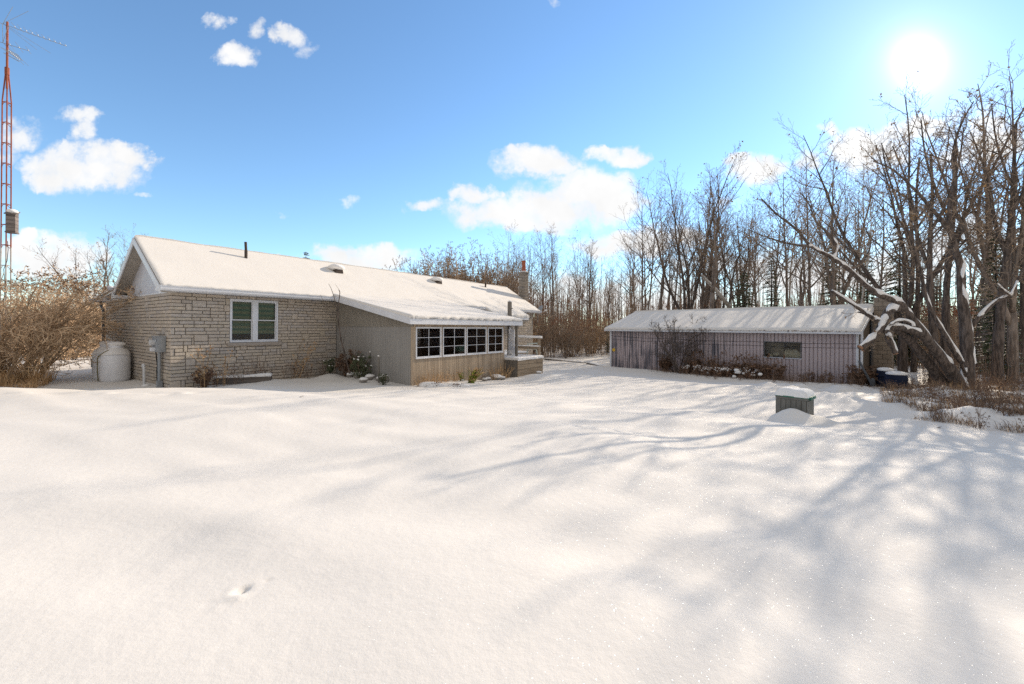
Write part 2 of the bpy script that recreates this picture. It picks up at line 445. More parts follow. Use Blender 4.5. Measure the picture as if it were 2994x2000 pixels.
# clouds, as (direction, size, strength) of each puff (x, y, rx, ry in the frame of a far horizon)
CL = [(205,382,128,60,1),(290,360,60,35,1),(120,400,60,40,.9),(170,268,58,24,.62),(180,300,40,24,.5),(40,310,62,44,.62),(20,368,50,24,.5),
      (540,128,66,31,.95),(505,52,36,16,.62),(665,88,36,30,.66),(690,108,34,18,.5),(598,68,26,20,.42),
      (1240,478,210,56,1),(1235,375,112,36,1),(1350,430,110,48,1),(1090,440,60,26,1),(975,463,68,18,.75),(1412,352,72,24,.85),(1400,470,88,48,1),(1180,505,120,30,1),
      (840,592,140,36,1),(770,588,70,24,1),(625,577,26,6,.7),(120,592,112,54,1),(60,570,60,36,1),
      (1725,395,72,36,.95),(1690,370,40,14,.7),(1910,298,34,20,.8),(1990,352,110,60,1),(2100,300,90,36,.9),(1840,375,40,20,.6),(2250,330,120,80,.8),
      (1440,562,160,34,.95),(1560,545,80,30,.8),(1650,470,60,16,.3),(790,464,26,10,.34),(640,480,18,8,.3),
      (1265,10,14,14,.2),(1400,690,600,60,.75),(400,690,700,40,.35),(1900,620,420,60,.75),(2250,560,260,90,.6),(320,440,22,8,.3)]
best = None
for (x, y, rx, ry, s) in CL:
    x *= 1.2757; y *= 1.2757; rx *= 1.2757; ry *= 1.2757
    cu = (x - 1497) / F; cvv = -(y - hor(x)) / F; ru = rx * 1.12 / F; rv = ry * 1.15 / F
    a = t.math('DIVIDE', t.math('SUBTRACT', u2, cu), ru)
    b_ = t.math('DIVIDE', t.math('SUBTRACT', v2, cvv), rv)
    r2 = t.math('ADD', t.math('MULTIPLY', a, a), t.math('MULTIPLY', b_, b_))
    val = t.math('MULTIPLY', t.math('SUBTRACT', 1.0, r2, clamp=True), s)
    best = val if best is None else t.math('MAXIMUM', best, val)
nB = t.noise(cv.outputs[0], 14, 8, 0.62)
dens = t.math('ADD', best, t.math('MULTIPLY', t.math('SUBTRACT', nB, 0.52), t.math('MINIMUM', t.math('MULTIPLY', best, 7.0), 2.2)))
dens = t.ramp(dens, [(0.03, 0.0), (0.25, 0.30), (0.55, 0.85), (0.85, 1.0)])
shade = t.ramp(t.noise(cv.outputs[0], 6, 4), [(0.3, 0.90), (0.7, 1.05)])
cloudc = t.mix(1.0, (0.96, 0.96, 0.96), shade, 'MULTIPLY')
# unseen broken cloud deck behind and overhead, added as neutral fill light
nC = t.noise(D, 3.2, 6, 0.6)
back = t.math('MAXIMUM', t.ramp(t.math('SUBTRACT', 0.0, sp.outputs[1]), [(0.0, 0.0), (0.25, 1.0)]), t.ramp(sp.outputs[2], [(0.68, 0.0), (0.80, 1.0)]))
fill_deck = t.math('MULTIPLY', t.ramp(nC, [(0.30, 0.0), (0.42, 1.0)]), back)
c1 = t.mix(fill_deck, t.mix(dens, skyc, cloudc), (0.55, 0.535, 0.52))
# clear-air aureole round the low sun
dt = t.n('ShaderNodeVectorMath', operation='DOT_PRODUCT'); t.link(D, dt.inputs[0]); dt.inputs[1].default_value = (sd.x, sd.y, math.sin(math.atan2(785, math.hypot(1183, 1200))))
S2 = Vector((1183, 1200, 785)).normalized(); dt.inputs[1].default_value = S2
ang = t.math('SQRT', t.math('ADD', t.math('POWER', t.math('ABSOLUTE', t.math('SUBTRACT', u, 1183 / 1200)), 2.0), t.math('POWER', t.math('ABSOLUTE', t.math('SUBTRACT', v, 785 / 1200)), 2.0)))
core = t.math('POWER', 2.718, t.math('MULTIPLY', t.math('POWER', t.math('DIVIDE', ang, 0.062), 2.0), -1.0))
halo = t.math('POWER', 2.718, t.math('MULTIPLY', t.math('DIVIDE', ang, 0.17), -1.0))
glow = t.math('ADD', t.math('MULTIPLY', core, 0.7), t.math('MULTIPLY', halo, 0.46))
cg = t.mix(1.0, (1.0, 0.99, 0.94), t.n('ShaderNodeCombineColor').outputs[0], 'MULTIPLY')
cc = t.n('ShaderNodeCombineColor'); t.link(glow, cc.inputs[0]); t.link(glow, cc.inputs[1]); t.link(t.math('MULTIPLY', glow, 0.93), cc.inputs[2])
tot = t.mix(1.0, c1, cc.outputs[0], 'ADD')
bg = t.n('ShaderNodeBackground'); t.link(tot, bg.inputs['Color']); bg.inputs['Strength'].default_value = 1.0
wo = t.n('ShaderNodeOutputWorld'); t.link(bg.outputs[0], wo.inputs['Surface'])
w.cycles.sampling_method = 'MANUAL'; w.cycles.sample_map_resolution = 512

scene.view_settings.view_transform = 'Standard'; scene.view_settings.look = 'None'
scene.view_settings.exposure = 0.08; scene.view_settings.gamma = 1.0
scene.cycles.max_bounces = 6; scene.cycles.diffuse_bounces = 3; scene.cycles.transparent_max_bounces = 8
scene.cycles.use_denoising = False
scene.cycles.caustics_reflective = False; scene.cycles.caustics_refractive = False

# ------------------------------------------------------------------ ground
GP = [(-9.97,11.8,-.10),(-5.2,12.0,-.12),(-7,15.5,-.17),(-3.31,13.2,-.19),(-.31,17.4,-.38),(13.59,15.8,-.51),(10,20,-.55),(5.92,24.2,-.54),
      (0,0,.24),(-6,3,.25),(6,3,.16),(0,6,.16),(-3,8,.16),(-12.3,9,.26),(-9,9.2,.25),(-6.4,9.2,.22),(-3.2,10.4,.05),(-16,9,.26),(-20,9,.27),(-5,6,.22),(4,7,0),(-13.0,12.2,-.12),(-15,12.4,-.12),(4.5,12,-.25),(6.3,9.7,-.25),(0,30,-.6),(-14,14,-.15),(-17,15,-.15),(-16,20,-.15),(-20,28,-.15),
      (14.4,13,-.42),(30,30,-.6),(10,4,-.02),(20,8,-.2),(0,80,-.6),(-60,60,-.2),(60,60,-.6),(0,-20,.2),(-60,0,.1),(60,0,-.2),(2.5,22,-.5),(14,8,-.27),(10,8,-.26),(-5,26,-.4)]
GP = A3(GP)
HA = A3([0.583, 0.812]); HT = A3([-0.812, 0.583])           # house axes: along the front, into the house
HC = A3([-9.97, 12.0])
SA = A3([0.674, -0.738]); SN = A3([0.738, 0.674])           # shed axes: along the wall, into the shed
SO = A3([5.92, 24.5])

def lump(x, y, cx, cy, r, h):
    d2 = ((x - cx) ** 2 + (y - cy) ** 2) / (r * r)
    return h * np.exp(-d2)

def hw(s, t_):   # house local -> world xy
    return HC + HA * s + HT * t_
def sw(s, t_):
    return SO + SA * s + SN * t_

def ground_z(x, y):
    x = np.asarray(x, float); y = np.asarray(y, float)
    num = 0; den = 0
    for gx, gy, gz in GP:
        wgt = 1.0 / (((x - gx) ** 2 + (y - gy) ** 2) + 1.6) ** 2
        num = num + wgt * gz; den = den + wgt
    z = num / den
    r = np.hypot(x, y)
    z = z + 0.022 * fbm(x / 3.1, y / 2.4, 3, 3) * np.clip(r / 6, 0.35, 1)
    z = z + 0.007 * fbm(x / 0.55 + 4, y / 0.7, 9, 3)
    a_ = x * .9 - y * .42; c_ = x * .42 + y * .9
    z = z + 0.024 * fbm(a_ / 3.6, c_ / 0.70 + .25 * np.sin(a_), 71, 2) * np.clip((22 - r) / 8, 0, 1)
    # drift in front of the house wall, dips along it
    s = (x - HC[0]) * HA[0] + (y - HC[1]) * HA[1]; tt = (x - HC[0]) * HT[0] + (y - HC[1]) * HT[1]
    band = 0 * np.exp(-((tt + 1.9) / 0.8) ** 2) * np.clip((s + 2.5) / 2, 0, 1) * np.clip((5.6 - s) / 2, 0, 1)
    z = z + 0.05 * band
    z = z + np.where((s > 0) & (s < 5), -0.05 * np.exp(-((tt + 0.35) / 0.4) ** 2), 0)
    for (cs, ct, rr, hh) in [(6.0,-5.2,.40,.06),(7.2,-5.2,.4,.05),(8.6,-5.4,.5,.05),(9.7,-5.3,.45,.08),(10.6,-5.8,.55,.22),(11.5,-6.0,.5,.20),(12.3,-5.9,.5,.13),
                             (4.6,-.7,.5,.16),(4.2,-1.1,.5,.14),(3.3,-.6,.4,.10),(2.6,-.5,.4,.12),(4.9,-1.9,.4,.10),(5.0,-2.7,.4,.06)]:
        c = hw(cs, ct); z = z + lump(x, y, c[0], c[1], rr, hh * .8)
    # mound at the bin, weedy hummocks at the right
    z = z + lump(x, y, 6.02, 8.80, .38, .30) + lump(x, y, 6.6, 8.75, .25, .12)
    hm = np.clip((x * 0.8 + y * 0.6 - 12.8) / 0.8, 0, 1) * np.clip((x - 7.6) / 1.5, 0, 1) * np.clip((17 - y) / 3, 0, 1) * (np.abs(x) < 60)
    z = z + hm * 0.13 * (1 + fbm(x / 0.7, y / 0.7, 40, 3))
    wd = (x - SO[0]) * SN[0] + (y - SO[1]) * SN[1]
    z = z + 0.05 * np.clip((wd - 7) / 3, 0, 1) * fbm(x / 1.3, y / 1.3, 60, 3)
    z = z + 0.09 * np.exp(-((wd + 1.1) / 0.55) ** 2) * ((x - SO[0]) * SA[0] + (y - SO[1]) * SA[1] > -1.5)
    # bird marks in the snow, trodden line at the left
    for (px, py, rr, hh) in [(706,1717,.035,-.05),(716,1708,.03,-.045),(690,1728,.05,.012),(786,1684,.018,-.02),(700,1738,.05,.014),(607,1750,.014,-.01),(576,1755,.014,-.01),(680,1750,.02,-.008),(640,1765,.03,.008),(650,1720,.02,-.008),(712,1750,.014,-.012)]:
        Y = 1.53 * F / (py - hor(px)); X = (px - 1497) / F * Y
        z = z + lump(x, y, X, Y, rr * .8, hh * .55)
    tr = np.abs(y - (9.1 + 0.10 * (x + 10) + 0.12 * np.sin(x * 1.7)))
    z = z + np.where((x < -7.2), 0.05 * np.exp(-(tr / 0.16) ** 2) * fbm(x / 0.22, y / 0.22, 77, 2) , 0)
    return z

def gz(x, y): return float(ground_z(A3([x]), A3([y]))[0])
def on_ground(px, py):
    """where the sight line through (px,py) meets the snow"""
    zz = -0.2
    for _ in range(8):
        Y = (CAMZ - zz) * F / (py - hor(px)); X = (px - 1497) / F * Y; zz = gz(X, Y)
    return A3([X, Y, zz])

def axis_steps(segs):
    out = [segs[0][0]]
    for a, b, st in segs:
        n = max(1, int(round((b - a) / st))); out += list(np.linspace(a, b, n + 1)[1:])
    return A3(out)
gx = axis_steps([(-900,-200,100),(-200,-60,20),(-60,-26,2),(-26,-16,.4),(-16,-9,.12),(-9,-2.6,.11),(-2.6,-1.2,.022),(-1.2,14,.12),(14,20,.12),(20,40,1),(40,200,20),(200,900,100)])
gy = axis_steps([(-900,-200,100),(-200,-20,20),(-20,1,1.5),(1,2.2,.1),(2.2,3.2,.022),(3.2,12,.10),(12,19,.12),(19,34,.3),(34,60,1.5),(60,200,20),(200,1400,100)])
GX, GY = np.meshgrid(gx, gy)
g = MB(); g.grid(GX, GY, ground_z(GX, GY))
go = g.obj('snow_ground', M['snow'], smooth=True)
tag(go, 'snow covered lawn and ground with soft tree shadows', 'ground', kind='structure')
# ------------------------------------------------------------------ helpers for the buildings
def s_at(px, org, d, t_=0.0, n=None):
    """coordinate along the axis d (through org, shifted t_ along n) seen at pixel column px"""
    r = (px - 1497) / F
    o = A3(org, float) + (A3(n) * t_ if n is not None else 0)
    return (r * o[1] - o[0]) / (d[0] - r * d[1])
def z_at(px, py, xy):
    return CAMZ - (py - hor(px)) / F * xy[1]

def snow_slab(name, corners, th, parent, mat='roofsnow', rad=0.16, step=0.12, nz=0.02, edges=(1, 1, 1, 1), seed=5, over=0.03, scallop=None):
    """snow lying on a sloping quad. corners: P00,P10,P11,P01 (local). edges: round off at u0,u1,v0,v1"""
    P = [A3(c, float) for c in corners]
    Lu = max(np.linalg.norm(P[1] - P[0]), np.linalg.norm(P[2] - P[3])); Lv = max(np.linalg.norm(P[3] - P[0]), np.linalg.norm(P[2] - P[1]))
    def ax(L, e0, e1):
        core = np.linspace(0, 1, max(3, int(L / step)))
        ex = A3([0, .006, .02, .045, .08, .12, .17]) / L
        a = set(np.round(core, 6))
        if e0: a |= set(np.round(ex, 6))
        if e1: a |= set(np.round(1 - ex, 6))
        return A3(sorted(a))
    U, V = np.meshgrid(ax(Lu, edges[0], edges[1]), ax(Lv, edges[2], edges[3]))
    def pt(U, V):
        return ((1 - U) * (1 - V))[..., None] * P[0] + (U * (1 - V))[..., None] * P[1] + (U * V)[..., None] * P[2] + ((1 - U) * V)[..., None] * P[3]
    B = pt(U, V)
    d = np.full(U.shape, 9.0)
    if edges[0]: d = np.minimum(d, U * Lu)
    if edges[1]: d = np.minimum(d, (1 - U) * Lu)
    if edges[2]: d = np.minimum(d, V * Lv)
    if edges[3]: d = np.minimum(d, (1 - V) * Lv)
    q = np.clip(d / rad, 0, 1)
    prof = np.sqrt(np.clip(1 - (1 - q) ** 2, 0, 1))
    h = th * prof + nz * fbm(U * Lu / 0.9, V * Lv / 0.9, seed, 4) * q
    if scallop:   # scallops along edge v0
        h = h * 1.0
    Z = B[..., 2] + h
    X = B[..., 0].copy(); Y = B[..., 1].copy()
    if over:
        c = sum(P) / 4
        bulge = over * np.clip(1 - d / rad, 0, 1) * np.sin(np.clip(d / rad, 0, 1) * math.pi) * 2
        # push outward along the nearest edge
        au = (P[1] - P[0]) / np.linalg.norm(P[1] - P[0]); av = (P[3] - P[0]) / np.linalg.norm(P[3] - P[0])
        for e, L, a, W in ((0, Lu, -au, U), (1, Lu, au, 1 - U), (2, Lv, -av, V), (3, Lv, av, 1 - V)):
            if not edges[e]: continue
            m_ = (np.abs(W * L - d) < 1e-6)
            X += np.where(m_, bulge * a[0], 0); Y += np.where(m_, bulge * a[1], 0)
        if edges[2]:
            ruf = 0.028 * fbm(U * Lu / 0.11, V * Lv / 0.3, seed + 9, 3) * np.exp(-V * Lv / 0.07)
            X -= ruf * av[0]; Y -= ruf * av[1]
    b = MB(); b.grid(X, Y, Z, flip=(np.cross(P[1] - P[0], P[3] - P[0])[2] < 0))
    # skirt down to the deck
    h_, w_ = X.shape
    ring = [(0, j) for j in range(w_)] + [(i, w_ - 1) for i in range(1, h_)] + [(h_ - 1, j) for j in range(w_ - 2, -1, -1)] + [(i, 0) for i in range(h_ - 2, 0, -1)]
    top = A3([[X[i, j], Y[i, j], Z[i, j]] for i, j in ring]); bot = A3([B[i, j] for i, j in ring]) - A3([0, 0, .02])
    n = len(ring); b.add(np.concatenate([top, bot]), [(k, (k + 1) % n, n + (k + 1) % n, n + k) for k in range(n)])
    return b.obj(name, M[mat], parent, smooth=True)

def slab(P4, th):
    """box under a quad"""
    P = [A3(p, float) for p in P4]; return [p - A3([0, 0, th]) for p in P] + P

def ashlar(W, H, rng, unit=0.104, holes=()):
    """random coursed stone layout on a W x H wall: list of rectangles"""
    cw = 0.052; nx = int(W / cw); cw = W / nx; nz = int(round(H / unit)); unit = H / nz
    used = np.zeros((nz, nx), bool); out = []
    for r in range(nz - 1, -1, -1):
        c = 0
        while c < nx:
            if used[r, c]: c += 1; continue
            run = 0
            while c + run < nx and not used[r, c + run]: run += 1
            q = rng.random()
            if q < 0.085 and r > 0: hgt = 2; wd = rng.choice([4, 5, 6, 7])
            elif q < 0.115 and r > 0: hgt = 2; wd = 2
            else: hgt = 1; wd = rng.choice([4, 5, 6, 7, 7, 8, 9, 10])
            wd = min(wd, run)
            if run - wd < 3: wd = run if run <= 10 else wd
            if hgt == 2 and wd > 8: hgt = 1
            used[r - hgt + 1:r + 1, c:c + wd] = True
            out.append((c * cw, (c + wd) * cw, (r - hgt + 1) * unit, (r + 1) * unit))
            c += wd
    return out

STONE = [(0.53, 0.46, 0.385), (0.52, 0.455, 0.38), (0.54, 0.47, 0.39), (0.50, 0.445, 0.385), (0.52, 0.455, 0.37), (0.48, 0.435, 0.39)]
STONE_K = [1.0]
def stone_wall(b, W, H, z0, place, rng, holes=(), gap=0.010, proud=0.022):
    """place(u, z, depth) -> xyz; bevelled stones standing proud of the mortar"""
    for (a, c, e, f) in ashlar(W, H, rng):
        zz0, zz1 = z0 + e, z0 + f
        skip = False
        for (ha, hb, hc, hd) in holes:
            if a < hb and c > ha and zz0 < hd and zz1 > hc:
                # trim to the opening
                if a < ha < c and (c - ha) < (c - a) - 0.04: c = ha
                elif a < hb < c and (hb - a) < (c - a) - 0.04: a = hb
                elif zz0 < hc < zz1 and hc - zz0 > .03: zz1 = hc
                elif zz0 < hd < zz1 and zz1 - hd > .03: zz0 = hd
                else: skip = True
        if skip: continue
        g2 = gap / 2; bv = 0.008
        base = rng.choice(STONE); k = rng.uniform(1.04, 1.17)
        col = tuple(x * k * STONE_K[0] for x in base)
        pr = proud + rng.uniform(-.006, .008)
        V = [place(a + g2, zz0 + g2, 0), place(c - g2, zz0 + g2, 0), place(c - g2, zz1 - g2, 0), place(a + g2, zz1 - g2, 0),
             place(a + g2 + bv, zz0 + g2 + bv, pr), place(c - g2 - bv, zz0 + g2 + bv, pr), place(c - g2 - bv, zz1 - g2 - bv, pr), place(a + g2 + bv, zz1 - g2 - bv, pr)]
        b.add(V, [(4, 5, 6, 7), (0, 1, 5, 4), (1, 2, 6, 5), (2, 3, 7, 6), (3, 0, 4, 7)], 0, col)

# ------------------------------------------------------------------ bungalow
RZ_H = math.atan2(HA[1], HA[0])
house = empty('bungalow', (HC[0], HC[1], 0), RZ_H)
tag(house, 'long low bungalow of grey beige split stone with snow covered gable roof and lean-to sunroom', 'house')
LEN = 19.5
ZS = 2.72                                   # soffit height
ZB = -0.62
RT = 2.3                                    # ridge line depth
def roofz(t_): return 2.82 + 0.618 * (t_ + 0.45) if t_ <= RT else 2.82 + 0.618 * (2.75) - 0.618 * (t_ - RT)
# window opening in the front wall
w0 = s_at(671.5, HC, HA); w1 = s_at(811.5, HC, HA)
pw0 = HC + HA * w0
wz1 = z_at(672, 873.5, pw0); wz0 = z_at(672, 1001.5, pw0)
rng = random.Random(11)
b = MB()
# mortar backing (front wall pieces round the window, gable wall, far end, back)
for (a, c, e, f) in [(0.02, w0, ZB, ZS), (w0, w1, ZB, wz0), (w0, w1, wz1, ZS), (w1, LEN, ZB, ZS)]:
    b.box(a, c, 0.0, 0.12, e, f, m=1)
b.box(0.0, 0.12, 0.122, 8.04, ZB, ZS - .002, m=1)
b.box(LEN - .12, LEN, 0.122, 8.04, ZB, ZS - .003, m=1)
b.box(0.12, LEN - .12, 7.92, 8.04, ZB, ZS - .002, m=1)
for c in b.v: b.col.append(np.tile(A3([.1, .1, .1]), (len(c), 1)))
stone_wall(b, 5.205, ZS - ZB, ZB, lambda u_, z, d: (u_ - 0.021, -d, z), rng, [(w0 + .021, w1 + .021, wz0, wz1)])
stone_wall(b, LEN - 11.2, ZS - ZB, ZB, lambda u_, z, d: (u_ + 11.2, -d, z), rng)
stone_wall(b, 8.06, ZS - ZB, ZB, lambda u_, z, d: (-d, 8.04 - u_, z), rng)
stone_wall(b, 8.04, ZS - ZB, ZB, lambda u_, z, d: (LEN + d, u_, z), rng)
# wall strip seen above the porch roof
b.obj('stone_wall', [M['brick'], M['mortar']], house)
# gable panels
b = MB()
for x0, x1 in ((0.0, 0.05), (LEN - .05, LEN)):
    b = MB()
    za = roofz(RT) - 0.14
    lo_z = ZS + 0.002
    V = [(x0, -.0, lo_z), (x0, 4.6, lo_z), (x0, 4.6, roofz(4.6) - .14), (x0, RT, za), (x0, 0, roofz(0) - .14)]
    V2 = [(x1, y, z) for _, y, z in V]
    b.add(V + V2, [(0, 1, 2, 3, 4), (9, 8, 7, 6, 5)] + [(i, 5 + i, 5 + (i + 1) % 5, (i + 1) % 5) for i in range(5)])
    b.obj('gable_panel', M['vinyl'], house)
b = MB(); b.box(-.035, -.003, -.02, 8.04, ZS - .012, ZS + .03); b.obj('gable_trim', M['white'], house)
# roof decks
S0, S1 = -0.35, 19.72
TH = 0.10
b = MB()
E = -0.45
b.hexa(slab([(S0, E, roofz(E)), (S1, E, roofz(E)), (S1, RT, roofz(RT)), (S0, RT, roofz(RT))], TH))
b.hexa(slab([(S0, RT, roofz(RT) - .001), (S1, RT, roofz(RT) - .001), (S1, 5.05, roofz(5.05)), (S0, 5.05, roofz(5.05))], TH))
roof = b.obj('roof', M['darkroof'], house)
b = MB(); b.hexa(slab([(S0 + .1, 4.7, 3.10), (S1 - .1, 4.7, 3.10), (S1 - .1, 8.5, 2.80), (S0 + .1, 8.5, 2.80)], .09)); b.obj('rear_roof', M['white'], house)
# entry canopy that carries the eave further out
b = MB(); ez = roofz(E)
b.hexa(slab([(13.85, -1.2, ez - .45), (17.15, -1.2, ez - .45), (17.15, E + .02, ez + .01), (13.85, E + .02, ez + .01)], .09))
b.box(13.85, 17.15, -1.23, -1.2, ez - .62, ez - .45)
b.obj('entry_roof', M['white'], house)
# fascia boards, soffits
for x0 in (S0, S1):
    b = MB()
    for (ta, tb) in ((E, RT), (RT, 5.05)):
        za, zb = roofz(ta), roofz(tb)
        b.hexa([(x0 - .03, ta, za - .19), (x0, ta, za - .19), (x0, tb, zb - .19), (x0 - .03, tb, zb - .19),
                (x0 - .03, ta, za + .012), (x0, ta, za + .012), (x0, tb, zb + .012), (x0 - .03, tb, zb + .012)])
    b.obj('rake_fascia', M['white'], house)
b = MB()
b.box(S0 - .03, 0.02, 4.62, 5.06, ZS - .03, roofz(5.05) - .02)     # boxed eave return at the rear
b.obj('eave_return', M['white'], house); b = MB(); b.box(S0 - .02, 0.0, E - .0, -.03, ZS - .0, ZS + .09)
b.obj('eave_return', M['white'], house)
b = MB()
for (ta, tb) in ((E, RT), (RT, 5.05)):
    za, zb = roofz(ta) - .13, roofz(tb) - .13
    n = int(abs(tb - ta) / 0.10)
    for i in range(n):
        a = ta + (tb - ta) * i / n; c = ta + (tb - ta) * (i + 0.86) / n
        f = lambda q: za + (zb - za) * (q - ta) / (tb - ta)
        b.hexa([(S0, a, f(a) - .02), (0, a, f(a) - .02), (0, c, f(c) - .02), (S0, c, f(c) - .02),
                (S0, a, f(a)), (0, a, f(a)), (0, c, f(c)), (S0, c, f(c))])
    b.hexa([(S0, ta, za), (0, ta, za), (0, tb, zb), (S0, tb, zb), (S0, ta, za + .02), (0, ta, za + .02), (0, tb, zb + .02), (S0, tb, zb + .02)])
b.obj('rake_soffit', M['soffit'], house)
b = MB(); b.box(0.0, 4.9, E, 0.0, ZS - .0, ZS + .02); b.obj('eave_soffit', M['vinyl'], house); b = MB(); b.box(11.25, S1, E, 0, ZS, ZS + .02); b.obj('eave_soffit', M['vinyl'], house)
def gutter(x0, x1, y, z):
    b = MB()
    prof = [(0, 0), (-.085, 0.0), (-.115, .045), (-.12, .115), (-.132, .125), (-.132, .135), (-.108, .135), (-.105, .05), (-.08, .012), (0, .012)]
    V = [(x0, y + p, z + q) for p, q in prof] + [(x1, y + p, z + q) for p, q in prof]; n = len(prof)
    b.add(V, [(i, i + n, (i + 1) % n + n, (i + 1) % n) for i in range(n)] + [tuple(range(n)), tuple(range(n, 2 * n))[::-1]])
    b.box(x0 - .004, x0, y - .13, y, z, z + .135)
    b.box(x0, x1, y, y + .02, z - .02, z + .15)
    return b.obj('gutter', M['white'], house)
gutter(S0 - .02, 4.93, E, ZS + .005); gutter(11.3, 13.84, E, ZS + .005); gutter(17.17, S1 + .02, E, ZS + .005)
b = MB(); b.box(S0 - .06, 0.0, 8.5, 8.62, 2.66, 2.8); b.box(0, S1, 8.5, 8.62, 2.66, 2.8); b.obj('gutter', M['white'], house)
b = MB()
b.tube([(-.08, 8.5, 2.68), (-.09, 8.42, 2.52), (-.09, 8.2, 2.42), (-.09, 8.05, 2.36), (-.09, 8.0, 2.2), (-.09, 8.0, -.25)], .048, 6)
b.obj('downspout', M['bluegrey'], house)
# vent cup on the left rake
b = MB(); b.lathe([(.05, 0), (.09, .03), (.10, .12), (.07, .17), (0.01, .19)], (S0 - .1, 4.85, roofz(4.85) + .0), 12); b.obj('roof_vent', M['vinyl'], house)
# front window
win = MB()
fw = .055
def frame_rect(b, x0, x1, z0, z1, y0, y1, wdt, m=0):
    b.box(x0, x0 + wdt, y0, y1, z0, z1, m); b.box(x1 - wdt, x1, y0, y1, z0, z1, m)
    b.box(x0 + wdt, x1 - wdt, y0, y1, z0, z0 + wdt, m); b.box(x0 + wdt, x1 - wdt, y0, y1, z1 - wdt, z1, m)
frame_rect(win, w0, w1, wz0, wz1, -.03, .07, .05)
mc = (w0 + w1) / 2 + 0.01
win.box(mc - .075, mc + .075, -.028, .07, wz0 + .05, wz1 - .05)
wobj = win.obj('window', M['white'], house)
b = MB(); zm = (wz0 + wz1) / 2 + .015
for a, c in ((w0 + .052, mc - .077), (mc + .077, w1 - .052)):
    frame_rect(b, a, c, zm, wz1 - .052, .0, .03, .028)
    frame_rect(b, a, c, wz0 + .052, zm + .02, .032, .062, .028)
b.obj('sash', M['white'], wobj)
b = MB()
for a, c in ((w0 + .07, mc - .09), (mc + .09, w1 - .07)):
    b.quad([(a, .018, zm), (c, .018, zm), (c, .018, wz1 - .07), (a, .018, wz1 - .07)])
    b.quad([(a, .05, wz0 + .07), (c, .05, wz0 + .07), (c, .05, zm), (a, .05, zm)])
b.obj('glass_pane', M['glass'], wobj)
b = MB(); b.box(w0 + .06, mc - .08, .10, .104, wz0 + .27, wz1 - .05); b.box(mc + .08, w1 - .06, .10, .104, wz0 + .27, wz1 - .05); b.obj('blind', M['blind'], wobj)
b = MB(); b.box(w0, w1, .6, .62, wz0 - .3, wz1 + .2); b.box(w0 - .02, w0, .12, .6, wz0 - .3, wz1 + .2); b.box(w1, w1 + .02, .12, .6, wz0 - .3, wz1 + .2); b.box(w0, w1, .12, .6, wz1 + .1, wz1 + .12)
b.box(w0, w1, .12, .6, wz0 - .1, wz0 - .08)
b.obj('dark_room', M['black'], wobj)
b = MB()
sx0, sx1 = w0 - .075, w1 + .12
for i in range(3):
    L = (sx1 - sx0) / 3; b.box(sx0 + i * L + (.004 if i else 0), sx0 + (i + 1) * L, -.075, .0, wz0 - .11, wz0 - .012, col=(.42, .37, .32))
sill = b.obj('window_sill', M['brick'], house)
# snow on the roof
snow_slab('roof_snow', [(S0 + .015, E - .015, roofz(E) + .005), (S1, E - .015, roofz(E) + .005), (S1, RT + .03, roofz(RT) + .01), (S0 + .015, RT + .03, roofz(RT) + .01)], .08, house, edges=(1, 1, 1, 0), rad=.10, seed=3, nz=.010)
snow_slab('roof_snow', [(S0 + .015, 5.1, roofz(5.05)), (S1, 5.1, roofz(5.05)), (S1, RT - .0, roofz(RT) + .02), (S0 + .015, RT - .0, roofz(RT) + .02)], .10, house, edges=(1, 1, 1, 0), step=.3, seed=4)
snow_slab('roof_snow', [(S0 + .05, 8.6, 2.80), (S1 - .1, 8.6, 2.80), (S1 - .1, 4.8, 3.10), (S0 + .05, 4.8, 3.10)], .12, house, edges=(1, 1, 1, 0), step=.3, seed=6)
snow_slab('roof_snow', [(13.83, -1.24, ez - .46), (17.2, -1.24, ez - .46), (17.2, -.2, ez + .10), (13.83, -.2, ez + .10)], .14, house, edges=(1, 1, 1, 0), step=.1, seed=8)
# vent pipes and box vents on the front slope
def on_roof(px, py):
    """local point of the front slope seen at a pixel"""
    Y = 10.0
    while Y < 45:
        p = px3(px, py, Y); d = p[:2] - HC; tt = d @ HT
        if tt > E and p[2] < roofz(min(tt, RT)) + .11: break
        Y += .01
    d = p[:2] - HC
    return A3([d @ HA, d @ HT, p[2]])
p = on_roof(718, 752)
b = MB(); b.tube([(p[0], p[1], p[2] - .2), (p[0], p[1], p[2] + .24)], .052, 10); b.tube([(p[0], p[1], p[2] + .23), (p[0], p[1], p[2] + .25), (p[0] - .015, p[1], p[2] + .56)], [.047, .045, .045], 10)
b.obj('vent_pipe', M['darkpipe'], house)
p = on_roof(1419, 838)
b = MB(); b.tube([(p[0], p[1], p[2] - .2), (p[0], p[1], p[2] + .24)], .055, 10); b.obj('vent_pipe', M['darkpipe'], house)
for (px, py) in ((984, 790), (1278, 823)):
    p = on_roof(px, py)
    vb = MB(); vb.hexa([(p[0] - .19, p[1] - .2, p[2] - .25), (p[0] + .19, p[1] - .2, p[2] - .25), (p[0] + .19, p[1] + .22, p[2] - .05), (p[0] - .19, p[1] + .22, p[2] - .05),
                        (p[0] - .17, p[1] - .2, p[2] + .0), (p[0] + .17, p[1] - .2, p[2] + .0), (p[0] + .17, p[1] + .22, p[2] + .16), (p[0] - .17, p[1] + .22, p[2] + .16)])
    vo_ = vb.obj('roof_vent', M['darkpipe'], house)
    sb = MB(); sb.blob((p[0], p[1] + .04, p[2] + .12), (.36, .36, .14), seed=int(px), k=14, amp=.07); sb.obj('snow_cap', M['softsnow'], vo_, smooth=True)
